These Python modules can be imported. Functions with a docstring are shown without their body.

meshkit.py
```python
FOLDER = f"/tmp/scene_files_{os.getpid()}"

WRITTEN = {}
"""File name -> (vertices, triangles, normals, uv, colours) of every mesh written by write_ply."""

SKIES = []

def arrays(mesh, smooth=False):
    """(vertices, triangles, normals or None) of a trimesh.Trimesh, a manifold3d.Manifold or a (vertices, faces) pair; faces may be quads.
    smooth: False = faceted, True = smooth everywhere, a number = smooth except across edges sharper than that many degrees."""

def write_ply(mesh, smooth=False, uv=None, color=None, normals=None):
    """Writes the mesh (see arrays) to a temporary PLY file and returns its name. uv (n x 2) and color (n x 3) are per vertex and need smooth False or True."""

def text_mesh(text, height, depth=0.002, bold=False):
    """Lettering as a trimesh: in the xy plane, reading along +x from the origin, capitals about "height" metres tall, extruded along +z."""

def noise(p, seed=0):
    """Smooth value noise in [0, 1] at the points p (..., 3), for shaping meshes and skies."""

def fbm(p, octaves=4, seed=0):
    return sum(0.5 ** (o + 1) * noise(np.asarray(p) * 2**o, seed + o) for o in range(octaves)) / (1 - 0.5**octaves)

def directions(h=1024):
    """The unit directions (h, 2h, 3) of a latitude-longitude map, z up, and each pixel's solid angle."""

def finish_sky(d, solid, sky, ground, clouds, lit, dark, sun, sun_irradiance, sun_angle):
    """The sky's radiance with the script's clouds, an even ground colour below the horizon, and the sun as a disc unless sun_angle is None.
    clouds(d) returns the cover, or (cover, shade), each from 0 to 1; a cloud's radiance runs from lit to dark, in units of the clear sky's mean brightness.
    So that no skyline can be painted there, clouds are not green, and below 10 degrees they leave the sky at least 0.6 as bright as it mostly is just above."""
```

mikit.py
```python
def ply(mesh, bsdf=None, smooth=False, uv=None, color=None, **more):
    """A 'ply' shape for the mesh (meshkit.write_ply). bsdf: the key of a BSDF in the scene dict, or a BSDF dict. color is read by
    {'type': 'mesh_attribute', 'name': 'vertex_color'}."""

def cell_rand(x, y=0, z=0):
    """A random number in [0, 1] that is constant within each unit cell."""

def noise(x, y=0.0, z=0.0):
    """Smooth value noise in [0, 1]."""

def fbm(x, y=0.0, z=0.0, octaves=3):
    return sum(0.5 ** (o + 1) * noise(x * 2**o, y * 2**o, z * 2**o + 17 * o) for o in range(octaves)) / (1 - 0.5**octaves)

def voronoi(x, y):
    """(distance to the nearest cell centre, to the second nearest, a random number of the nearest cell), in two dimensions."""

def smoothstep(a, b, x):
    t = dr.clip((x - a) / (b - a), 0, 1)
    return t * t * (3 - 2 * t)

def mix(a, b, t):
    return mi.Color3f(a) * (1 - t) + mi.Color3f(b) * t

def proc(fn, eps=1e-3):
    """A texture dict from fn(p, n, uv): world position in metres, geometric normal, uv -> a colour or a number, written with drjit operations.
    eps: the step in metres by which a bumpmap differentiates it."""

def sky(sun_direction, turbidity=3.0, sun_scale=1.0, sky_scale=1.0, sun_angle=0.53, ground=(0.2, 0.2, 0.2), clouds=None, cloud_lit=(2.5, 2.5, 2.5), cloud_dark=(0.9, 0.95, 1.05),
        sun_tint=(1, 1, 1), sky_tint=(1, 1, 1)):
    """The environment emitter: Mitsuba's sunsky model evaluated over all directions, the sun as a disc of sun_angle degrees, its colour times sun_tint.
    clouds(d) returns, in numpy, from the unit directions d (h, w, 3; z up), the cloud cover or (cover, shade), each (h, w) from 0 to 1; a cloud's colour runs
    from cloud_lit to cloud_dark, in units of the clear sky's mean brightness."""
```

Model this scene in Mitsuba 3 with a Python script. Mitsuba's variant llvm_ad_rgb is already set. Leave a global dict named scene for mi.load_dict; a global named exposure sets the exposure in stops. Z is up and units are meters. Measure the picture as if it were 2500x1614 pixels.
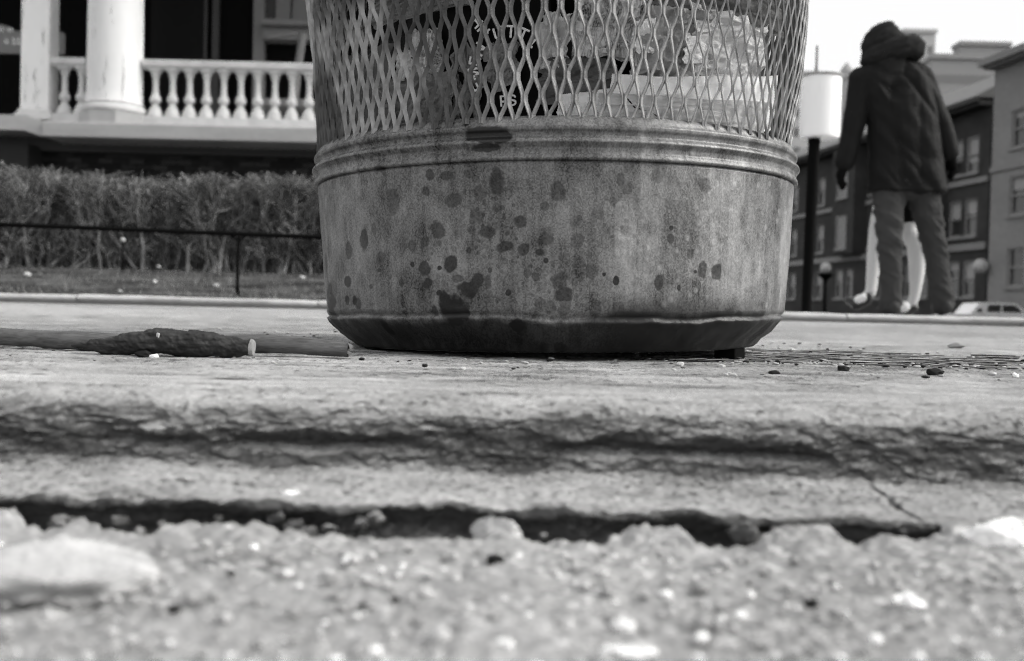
import math, random
import numpy as np, trimesh, manifold3d as m3
import drjit as dr
import mitsuba as mi
import mikit, meshkit
from mikit import proc, ply, fbm, noise, voronoi, smoothstep, mix, cell_rand

T = mi.ScalarTransform4f
scene, labels = {}, {}
R = random.Random(7)
NR = np.random.default_rng(7)

# ------------------------------------------------------------------ camera, light, exposure
F = 2600.0                                   # focal length in pixels of the 2500 px wide photograph
PITCH, ROLL = math.atan(57 / F), 0.0244
EYE = np.array([0.0, 0.0, 0.05])
_f = np.array([0, math.cos(PITCH), -math.sin(PITCH)])
_u0 = np.array([0, math.sin(PITCH), math.cos(PITCH)])
_x = np.array([1.0, 0, 0])
_r = _x * math.cos(ROLL) + _u0 * math.sin(ROLL)
_u = -_x * math.sin(ROLL) + _u0 * math.cos(ROLL)
scene['camera'] = {'type': 'thinlens', 'fov': math.degrees(2 * math.atan(1250 / F)), 'fov_axis': 'x',
                   'to_world': T().look_at(origin=EYE.tolist(), target=(EYE + _f).tolist(), up=_u.tolist()),
                   'aperture_radius': 0.0023, 'focus_distance': 1.10, 'near_clip': 0.01, 'far_clip': 2000.0}
exposure = 3.05
scene['sky'] = mikit.sky((0.85, -0.07, 0.52), turbidity=4, sun_scale=0.52, sun_angle=36, clouds=lambda d: 1.0, ground=(0.2, 0.2, 0.2),
                         cloud_lit=(1.3, 1.3, 1.3), cloud_dark=(1.1, 1.1, 1.1), sun_tint=(0.80, 1.0, 1.43))


def at(px, py, Y):
    """world point at distance Y (metres ahead) seen at this place of the photograph"""
    d = _f + _r * ((px - 1250) / F) - _u * ((py - 807) / F)
    return EYE + d * (Y / d[1])


# ------------------------------------------------------------------ helpers
USED = {}


def key_of(name, parent=None):
    base = (parent + '__' if parent else '') + name
    n = USED.get(base, -1) + 1
    USED[base] = n
    return base if n == 0 else f'{base}_{n:03d}'


def thing(name, label, cat, group=None):
    k = key_of(name)
    labels[k] = {'label': label, 'category': cat}
    if group:
        labels[k]['group'] = group
    return k


def obj(name, mesh, mat, parent=None, smooth=False, label=None, cat=None, group=None, kind=None, **kw):
    k = key_of(name, parent)
    scene[k] = mesh if isinstance(mesh, dict) else ply(mesh, mat, smooth=smooth, **kw)
    d = {}
    for a, b in (('label', label), ('category', cat), ('group', group), ('kind', kind)):
        if b:
            d[a] = b
    if d:
        labels[k] = d
    return k


def struct(name, mesh, mat, smooth=False, label=None):
    return obj(name, mesh, mat, smooth=smooth, kind='structure', label=label)


def cat(ms):
    return trimesh.util.concatenate(ms)


def box(x0, x1, y0, y1, z0, z1, M=None, bevel=0.0):
    if bevel > 0:
        b = bevel
        pts = []
        for sx in (0, 1):
            for sy in (0, 1):
                for sz in (0, 1):
                    X, Y, Z = (x0, x1)[sx], (y0, y1)[sy], (z0, z1)[sz]
                    ix, iy, iz = b * (1 - 2 * sx), b * (1 - 2 * sy), b * (1 - 2 * sz)
                    pts += [(X, Y + iy, Z + iz), (X + ix, Y, Z + iz), (X + ix, Y + iy, Z)]
        m = trimesh.convex.convex_hull(np.array(pts))
    else:
        m = trimesh.creation.box(bounds=[[x0, y0, z0], [x1, y1, z1]])
    if M is not None:
        m.apply_transform(M)
    return m


def grid_mesh(P, closed_u=False):
    """P: (n, m, 3) grid of points -> trimesh"""
    n, m = P.shape[:2]
    v = P.reshape(-1, 3)
    i, j = np.meshgrid(np.arange(n - (0 if closed_u else 1)), np.arange(m - 1), indexing='ij')
    i2 = (i + 1) % n
    q = np.stack([i * m + j, i2 * m + j, i2 * m + j + 1, i * m + j + 1], -1).reshape(-1, 4)
    return trimesh.Trimesh(v, np.vstack([q[:, [0, 1, 2]], q[:, [0, 2, 3]]]), process=False)


def lathe(prof, n=64, center=(0, 0)):
    prof = np.asarray(prof, float)
    a = np.arange(n) * 2 * np.pi / n
    P = np.stack([np.cos(a)[:, None] * prof[:, 0] + center[0], np.sin(a)[:, None] * prof[:, 0] + center[1], np.broadcast_to(prof[:, 1], (n, len(prof)))], -1)
    return grid_mesh(P, True)


def tube(pts, rad, sides=6, caps=True):
    p = np.asarray(pts, float)
    rad = np.broadcast_to(np.asarray(rad, float), (len(p),))
    t = np.gradient(p, axis=0)
    t /= np.linalg.norm(t, axis=1, keepdims=True) + 1e-12
    a = np.cross(t, np.where(np.abs(t[:, 2:]) < 0.9, [0, 0, 1.0], [1.0, 0, 0]))
    a /= np.linalg.norm(a, axis=1, keepdims=True) + 1e-12
    b = np.cross(t, a)
    ang = np.arange(sides) * 2 * np.pi / sides
    P = p[:, None] + rad[:, None, None] * (np.cos(ang)[None, :, None] * a[:, None] + np.sin(ang)[None, :, None] * b[:, None])
    m = grid_mesh(np.swapaxes(P, 0, 1), True)
    if caps:
        n = len(p)
        v = np.vstack([m.vertices, p[0], p[-1]])
        k = len(m.vertices)
        s = np.arange(sides)
        s2 = (s + 1) % sides
        f = np.vstack([m.faces, np.stack([s * 0 + k, s * n, s2 * n], 1), np.stack([s * 0 + k + 1, s2 * n + n - 1, s * n + n - 1], 1)])
        m = trimesh.Trimesh(v, f, process=False)
    return m


def blob(bones, edge=0.02, smooth_it=8, cut=None):
    """one continuous body: hulls of spheres at the joints, joined, refined and smoothed"""
    def ball(c, r):
        return m3.Manifold.sphere(r, 20).translate([float(x) for x in c])
    parts = []
    for a, ra, b, rb in bones:
        parts.append(m3.Manifold.batch_hull([ball(a, ra), ball(b, rb)]))
    M = m3.Manifold.batch_boolean(parts, m3.OpType.Add)
    if cut is not None:
        M = M.trim_by_plane((0, 0, 1), float(cut))
    M = M.refine_to_length(edge)
    mm = M.to_mesh()
    m = trimesh.Trimesh(mm.vert_properties[:, :3], mm.tri_verts, process=True)
    trimesh.smoothing.filter_taubin(m, lamb=0.5, nu=0.53, iterations=smooth_it)
    return m


def rough(m, amp, freq, octaves=3, seed=0):
    v = np.array(m.vertices)
    n = np.array(m.vertex_normals)
    m.vertices = v + n * ((meshkit.fbm(v * freq, octaves, seed) - 0.5) * 2 * amp)[:, None]
    return m


def pebble(c, size, seed, sub=2, rgh=0.35, rot=None, cuts=5, lim0=0.72):
    m = trimesh.creation.icosphere(subdivisions=sub)
    v = np.array(m.vertices)
    v *= (1 + rgh * 2 * (meshkit.fbm(v * 1.3 + seed * 7.3, 3, seed) - 0.5))[:, None]
    g = np.random.default_rng(seed)
    for _ in range(cuts):                   # broken faces
        n = g.normal(size=3); n /= np.linalg.norm(n)
        d = v @ n
        lim = lim0 + 0.15 * g.random()
        v -= np.maximum(d - lim, 0)[:, None] * n * 0.85
    v *= np.asarray(size)
    a = g.random() * 6.28 if rot is None else rot
    v = v @ np.array([[math.cos(a), math.sin(a), 0], [-math.sin(a), math.cos(a), 0], [0, 0, 1]])
    m.vertices = v + np.asarray(c)
    return m


def mat_rgb(name, g, rough_=0.8, spec=0.3, two=False, **kw):
    b = {'type': 'principled', 'base_color': {'type': 'rgb', 'value': [g, g, g]} if not isinstance(g, dict) else g, 'roughness': rough_, 'specular': spec, **kw}
    scene[name] = {'type': 'twosided', 'bsdf': b} if two else b
    return name


def bumped(name, inner, fn, eps=0.0006, scale=1.0, two=False):
    b = {'type': 'bumpmap', 'arbitrary': {**proc(fn, eps)}, 'scale': scale, 'bsdf': inner}
    scene[name] = {'type': 'twosided', 'bsdf': b} if two else b
    return name


def grey(v):
    return mi.Color3f(v, v, v)


# ------------------------------------------------------------------ materials
def f_pavement(p, n, uv):
    big = fbm(p.x * 2.1 + 3, p.y * 2.6, p.z * 2, 3)
    mid = fbm(p.x * 22, p.y * 34, p.z * 30, 3)
    streak = fbm(p.x * 7, p.y * 60, 5.0, 3)
    fine = noise(p.x * 700, p.y * 500, p.z * 700)
    pit = smoothstep(0.70, 0.80, noise(p.x * 160 + 9, p.y * 120, p.z * 160))
    v = 0.115 + 0.16 * big + 0.24 * (mid - 0.5) + 0.13 * (streak - 0.5) + 0.22 * (fine - 0.5) - 0.12 * pit
    return grey(dr.clip(v + 0.03, 0.06, 0.5))


def b_pavement(p, n, uv):
    return 0.0018 * fbm(p.x * 130, p.y * 110, p.z * 130, 3) + 0.0006 * noise(p.x * 620, p.y * 500, p.z * 620)


bumped('pavement_mat', {'type': 'principled', 'base_color': proc(f_pavement), 'roughness': 0.9, 'specular': 0.2}, b_pavement)


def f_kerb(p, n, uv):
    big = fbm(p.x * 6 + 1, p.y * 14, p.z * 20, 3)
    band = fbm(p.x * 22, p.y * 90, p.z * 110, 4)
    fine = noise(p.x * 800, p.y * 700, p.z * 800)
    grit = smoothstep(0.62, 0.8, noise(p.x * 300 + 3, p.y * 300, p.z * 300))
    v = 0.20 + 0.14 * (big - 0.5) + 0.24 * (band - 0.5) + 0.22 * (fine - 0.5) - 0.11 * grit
    up = dr.clip(n.z + 0.5 * (fbm(p.x * 40, p.y * 90, p.z * 90, 3) - 0.5), 0, 1)                  # shade painted into the upright broken face with some grime; level top lighter
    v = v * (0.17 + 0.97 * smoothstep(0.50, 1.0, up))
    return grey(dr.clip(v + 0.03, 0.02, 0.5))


def b_kerb(p, n, uv):
    return 0.0026 * fbm(p.x * 90, p.y * 110, p.z * 120, 4) + 0.0008 * noise(p.x * 520, p.y * 520, p.z * 520)


# kerb
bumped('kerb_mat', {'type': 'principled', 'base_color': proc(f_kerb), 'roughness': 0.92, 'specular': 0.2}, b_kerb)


def f_asphalt(p, n, uv):
    big = fbm(p.x * 16, p.y * 16, p.z * 10, 3)
    a, b, r = voronoi(p.x * 130, p.y * 130)
    stone = smoothstep(0.42, 0.30, a) * smoothstep(0.35, 0.9, r)
    fine = noise(p.x * 900, p.y * 900, p.z * 900)
    v = 0.25 + 0.17 * (big - 0.5) + 0.13 * stone * r + 0.07 * (fine - 0.5)
    return grey(dr.clip(v, 0.04, 0.6))


def b_asphalt(p, n, uv):
    return 0.0022 * fbm(p.x * 120, p.y * 120, p.z * 120, 3)


bumped('asphalt_mat', {'type': 'principled', 'base_color': proc(f_asphalt), 'roughness': 0.85, 'specular': 0.3}, b_asphalt)


def f_soil(p, n, uv):
    v = -0.03 + 0.125 * fbm(p.x * 3.5, p.y * 3.0, 0, 4) + 0.06 * (noise(p.x * 40, p.y * 40, 3) - 0.5)
    return grey(dr.clip(v, 0.015, 0.4))


scene['soil_mat'] = {'type': 'principled', 'base_color': proc(f_soil), 'roughness': 0.95, 'specular': 0.1}


def f_edging(p, n, uv):
    v = 0.36 + 0.22 * (fbm(p.x * 3, p.y * 9, p.z * 20, 4) - 0.5) + 0.1 * (noise(p.x * 90, p.y * 90, p.z * 90) - 0.5)
    return grey(dr.clip(v, 0.1, 0.7))


scene['edging_mat'] = {'type': 'principled', 'base_color': proc(f_edging), 'roughness': 0.9, 'specular': 0.2}


def f_stone(p, n, uv):
    v = 0.42 + 0.26 * (fbm(p.x * 60, p.y * 60, p.z * 60, 4) - 0.5) + 0.12 * (noise(p.x * 700, p.y * 700, p.z * 700) - 0.5)
    return grey(dr.clip(v, 0.12, 0.7))


scene['pale_stone_mat'] = {'type': 'principled', 'base_color': proc(f_stone), 'roughness': 0.85, 'specular': 0.25}


def f_flat(p, n, uv):
    v = 0.37 + 0.18 * (fbm(p.x * 90, p.y * 90, p.z * 90, 4) - 0.5) + 0.12 * (noise(p.x * 500, p.y * 500, p.z * 500) - 0.5) - 0.12 * smoothstep(0.62, 0.75, noise(p.x * 60, p.y * 60, p.z * 60))
    return grey(dr.clip(v, 0.06, 0.5))


bumped('kerb_top_mat', {'type': 'principled', 'base_color': proc(f_flat), 'roughness': 0.9, 'specular': 0.15}, b_kerb)


def f_litter(p, n, uv):
    return grey(0.06 + 0.30 * noise(p.x * 40, p.y * 160, 2) * (0.6 + 0.6 * noise(p.x * 300, p.y * 900, 5)))


scene['litter_mat'] = {'type': 'principled', 'base_color': proc(f_litter), 'roughness': 0.9, 'specular': 0.1}


def f_white(p, n, uv):
    v = 0.80 + 0.3 * (fbm(p.x * 120, p.y * 120, p.z * 120, 3) - 0.5) - 0.30 * smoothstep(0.6, 0.75, noise(p.x * 90, p.y * 90, p.z * 90))
    return grey(dr.clip(v, 0.3, 0.88))


bumped('white_stone_mat', {'type': 'principled', 'base_color': proc(f_white), 'roughness': 0.8, 'specular': 0.2}, b_kerb)
mat_rgb('grey_stone_mat', 0.26, 0.85)
mat_rgb('dark_chip_mat', 0.018, 0.9, 0.1)
mat_rgb('light_chip_mat', 0.42, 0.8)


def f_limestone(p, n, uv):
    v = 0.40 + 0.16 * (fbm(p.x * 1.6, p.y * 2, p.z * 5, 4) - 0.5) + 0.10 * (noise(p.x * 60, p.y * 60, p.z * 60) - 0.5)
    return grey(dr.clip(v, 0.12, 0.6))


scene['limestone_mat'] = {'type': 'principled', 'base_color': proc(f_limestone), 'roughness': 0.85, 'specular': 0.2}


def f_paint(p, n, uv):
    peel = smoothstep(0.66, 0.70, fbm(p.x * 22, p.y * 22, p.z * 1.7, 3)) * smoothstep(0.40, 0.6, fbm(p.x * 60, p.y * 60, p.z * 6, 2))
    v = 0.80 - 0.10 * fbm(p.x * 5, p.y * 5, p.z * 1.2, 3) - 0.42 * peel
    return grey(dr.clip(v, 0.2, 0.85))


scene['peeling_paint_mat'] = {'type': 'principled', 'base_color': proc(f_paint), 'roughness': 0.6, 'specular': 0.4}


def f_paint2(p, n, uv):
    v = 0.62 - 0.22 * (fbm(p.x * 9, p.y * 9, p.z * 9, 3) - 0.3)
    return grey(dr.clip(v, 0.3, 0.8))


scene['white_paint_mat'] = {'type': 'principled', 'base_color': proc(f_paint2), 'roughness': 0.6, 'specular': 0.4}
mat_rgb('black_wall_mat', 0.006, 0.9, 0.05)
mat_rgb('dark_frame_mat', 0.06, 0.6)
mat_rgb('grey_trim_mat', 0.20, 0.7)
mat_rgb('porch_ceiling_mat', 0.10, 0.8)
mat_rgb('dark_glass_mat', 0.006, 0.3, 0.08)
mat_rgb('sign_mat', 0.18, 0.6)
mat_rgb('letter_mat', 0.75, 0.6)
for i, g in enumerate((0.022, 0.030, 0.040, 0.055)):
    mat_rgb(f'brick_mat_{i}', g, 0.9, 0.1)
mat_rgb('mortar_mat', 0.018, 0.95, 0.1)
mat_rgb('iron_mat', 0.004, 0.8, 0.04)


def f_twig(p, n, uv):
    return grey(0.045 + 0.48 * noise(p.x * 9, p.y * 9, p.z * 6) * noise(p.x * 50 + 7, p.y * 50, p.z * 15))


scene['twig_mat'] = {'type': 'principled', 'base_color': proc(f_twig), 'roughness': 0.9, 'specular': 0.1}
scene['bud_mat'] = {'type': 'twosided', 'bsdf': {'type': 'principled', 'base_color': proc(f_twig), 'roughness': 0.9, 'specular': 0.1}}


def f_brickfar(p, n, uv):
    v = 0.044 + 0.03 * (fbm(p.x * .8, p.y * .8, p.z * .8, 3) - 0.5) + 0.02 * (noise(p.x * 6, p.y * 6, p.z * 14) - 0.5)
    return grey(dr.clip(v, 0.02, 0.2))


scene['far_brick_mat'] = {'type': 'principled', 'base_color': proc(f_brickfar), 'roughness': 0.9, 'specular': 0.1}


def f_palebrick(p, n, uv):
    v = 0.215 + 0.06 * (fbm(p.x * .7, p.y * .7, p.z * .7, 3) - 0.5) + 0.05 * (noise(p.x * 6, p.y * 6, p.z * 14) - 0.5)
    return grey(dr.clip(v, 0.1, 0.5))


scene['pale_brick_mat'] = {'type': 'principled', 'base_color': proc(f_palebrick), 'roughness': 0.9, 'specular': 0.1}
mat_rgb('far_trim_mat', 0.20, 0.8)
mat_rgb('far_frame_mat', 0.22, 0.7)
mat_rgb('far_blind_mat', 0.30, 0.8)
mat_rgb('far_glass_mat', 0.03, 0.1, 0.5)
mat_rgb('far_dark_mat', 0.03, 0.7)
mat_rgb('roof_tile_mat', 0.15, 0.8)
mat_rgb('tower_pale_mat', 0.48, 0.8)  # distance haze is put into these tower colours as paler greys
mat_rgb('tower_grey_mat', 0.30, 0.8)
mat_rgb('tower_glass_mat', 0.16, 0.2)
mat_rgb('tower_band_mat', 0.20, 0.6)
mat_rgb('white_car_mat', 0.75, 0.25, 0.5)
mat_rgb('rubber_mat', 0.006, 0.9, 0.03)
mat_rgb('lantern_mat', 0.88, 0.5)
mat_rgb('globe_mat', 0.38, 0.4)


def b_cloth(p, n, uv):
    return 0.010 * fbm(p.x * 9 + p.z * 5, p.y * 9, p.z * 13 - p.x * 8, 3)


bumped('jacket_mat', {'type': 'principled', 'base_color': {'type': 'rgb', 'value': [0.010] * 3}, 'roughness': 0.7, 'specular': 0.10}, b_cloth, eps=0.004)
bumped('hood_mat', {'type': 'principled', 'base_color': {'type': 'rgb', 'value': [0.022] * 3}, 'roughness': 0.9, 'specular': 0.05}, b_cloth, eps=0.004)
bumped('collar_mat', {'type': 'principled', 'base_color': {'type': 'rgb', 'value': [0.034] * 3}, 'roughness': 0.85, 'specular': 0.1}, b_cloth, eps=0.004)
bumped('trousers_mat', {'type': 'principled', 'base_color': {'type': 'rgb', 'value': [0.045] * 3}, 'roughness': 0.9, 'specular': 0.1}, b_cloth, eps=0.004)
mat_rgb('coat_mat', 0.006, 0.9, 0.02)
mat_rgb('skin_mat', 0.30, 0.6)
mat_rgb('stocking_mat', 0.52, 0.7)
mat_rgb('shoe_black_mat', 0.015, 0.35, 0.5)
mat_rgb('shoe_white_mat', 0.80, 0.5)
mat_rgb('shoe_grey_mat', 0.03, 0.7, 0.2)
mat_rgb('hair_mat', 0.03, 0.7)


def f_mesh(p, n, uv):
    v = 0.25 + 0.26 * (fbm(p.x * 26, p.y * 26, p.z * 26, 3) - 0.5) + 0.14 * (noise(p.x * 320, p.y * 320, p.z * 160) - 0.5)
    tar = smoothstep(0.40, 0.58, fbm(p.x * 12 + 31, p.y * 12, p.z * 9, 3)) * smoothstep(0.06, -0.10, p.x)
    return grey(dr.clip(v * (1 - 0.8 * tar), 0.02, 0.5))


scene['wire_mat'] = {'type': 'principled', 'base_color': proc(f_mesh), 'roughness': 0.55, 'specular': 0.5, 'metallic': 0.25}

# ------------------------------------------------------------------ the trash basket: place and shape
BC = np.array([0.0505, 1.286])               # its centre on the pavement
TILT = 0.022                                 # it stands a little askew, right side up
BM = np.eye(4)
BM[:3, 3] = [BC[0], BC[1], 0.0]
_t = trimesh.transformations.rotation_matrix(-TILT, [0, 1, 0])
BM = BM @ _t
BM[2, 3] += 0.003
BMI = np.linalg.inv(BM)


def wall_radius(z):
    return np.interp(z, [0.004, 0.042, 0.186, 0.229, 0.34, 0.88], [0.235, 0.270, 0.2795, 0.277, 0.2885, 0.330])


def on_drum(px, py):
    """the basket's own angle and height of the point of its wall that shows at this place of the photograph"""
    d = _f + _r * ((px - 1250) / F) - _u * ((py - 807) / F)
    o = BMI[:3, :3] @ EYE + BMI[:3, 3]
    d = BMI[:3, :3] @ d
    s = 0.9
    for _ in range(30):
        z = o[2] + d[2] * s
        r = float(wall_radius(z))
        a, b, c = d[0] ** 2 + d[1] ** 2, o[0] * d[0] + o[1] * d[1], o[0] ** 2 + o[1] ** 2 - r * r
        q = max(b * b - a * c, 0.0)
        s = (-b - math.sqrt(q)) / a
    q = o + d * s
    return math.atan2(q[0], -q[1]), q[2], s       # angle 0 faces the camera, grows to the right


# rust and tar blots: (x, y, half width, half height, depth)
SPOTS = [(885, 587, 12, 24, .8), (850, 613, 9, 19, .7), (806, 733, 17, 38, 1), (815, 770, 12, 30, .9), (848, 688, 9, 12, 1), (846, 732, 6, 10, 1), (864, 733, 6, 11, 1),
         (873, 742, 8, 12, .7), (962, 489, 18, 27, .55), (1050, 427, 9, 11, .8), (1090, 428, 14, 10, .75), (1146, 427, 11, 10, .5), (1212, 441, 20, 25, .8),
         (1041, 466, 9, 12, .7), (1105, 490, 20, 16, .6), (1170, 470, 12, 20, .5), (1213, 507, 10, 9, .5), (1165, 528, 18, 17, .5), (1069, 561, 15, 20, .75),
         (1037, 590, 12, 12, .6), (1006, 600, 9, 14, .5), (1070, 594, 8, 7, .45), (1152, 562, 10, 8, .5), (1188, 566, 22, 14, .75), (1270, 543, 16, 14, .8),
         (1232, 601, 20, 12, .8), (1278, 608, 13, 13, .75), (1315, 616, 12, 9, .8), (1332, 583, 17, 16, .6), (1363, 468, 17, 24, .6), (1330, 505, 9, 10, .6),
         (1099, 643, 15, 17, .95), (1036, 655, 12, 15, .85), (1006, 646, 5, 6, 1), (1072, 654, 5, 5, 1), (926, 629, 13, 14, .5), (1166, 680, 14, 18, .9),
         (1140, 708, 20, 18, .95), (1117, 680, 13, 8, .6), (1047, 690, 9, 10, .9), (1042, 698, 7, 9, .8), (1073, 715, 7, 6, .95), (1190, 686, 8, 14, .6),
         (1100, 757, 30, 34, 1), (1088, 730, 14, 18, 1), (1130, 765, 14, 18, 1), (1060, 760, 9, 14, .8), (1241, 715, 6, 7, .95), (1140, 749, 6, 9, .7),
         (1367, 687, 18, 20, .65), (1375, 720, 22, 18, .85), (1384, 724, 14, 13, .7), (1376, 758, 13, 13, .6), (1307, 673, 10, 11, .6), (1288, 668, 9, 10, .5),
         (980, 690, 6, 10, .7), (954, 800, 10, 14, .9), (1262, 795, 18, 14, .9), (1638, 585, 9, 11, .8), (1640, 557, 4, 5, 1), (1687, 622, 10, 12, .65),
         (1716, 661, 11, 20, .95), (1750, 663, 13, 20, .95), (1609, 690, 9, 17, .8), (1503, 686, 7, 10, 1), (1658, 702, 5, 8, 1), (1475, 670, 4, 4, 1),
         (1698, 663, 4, 4, 1), (1722, 452, 17, 16, .45), (1606, 431, 14, 18, .45), (1516, 436, 9, 13, .5), (1497, 490, 8, 9, .5), (1458, 740, 9, 8, .6),
         (1802, 770, 10, 10, .6), (1873, 700, 6, 14, .4), (1333, 636, 5, 5, .9), (1415, 532, 7, 7, .5), (1230, 532, 5, 5, .7), (1143, 610, 6, 8, .6),
         (1195, 660, 5, 6, .7), (905, 700, 5, 5, .7), (925, 660, 4, 4, .8), (912, 560, 6, 16, .5), (815, 450, 7, 12, .5), (795, 640, 6, 26, .6),
         (1190, 333, 46, 20, 1), (1225, 338, 22, 15, 1), (1185, 362, 40, 9, .95), (930, 412, 12, 7, .8)]
SP = []
for (sx, sy, rx, ry, dk) in SPOTS:
    th, zz, s = on_drum(sx, sy)
    dist = s * 1.0
    c = max(0.25, math.cos(th))
    SP.append((th, zz, rx * dist / F / c, ry * dist / F, dk))


def drum_coords(p):
    m = BMI
    x = p.x * m[0, 0] + p.y * m[0, 1] + p.z * m[0, 2] + m[0, 3]
    y = p.x * m[1, 0] + p.y * m[1, 1] + p.z * m[1, 2] + m[1, 3]
    z = p.x * m[2, 0] + p.y * m[2, 1] + p.z * m[2, 2] + m[2, 3]
    return dr.atan2(x, -y), z


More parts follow.
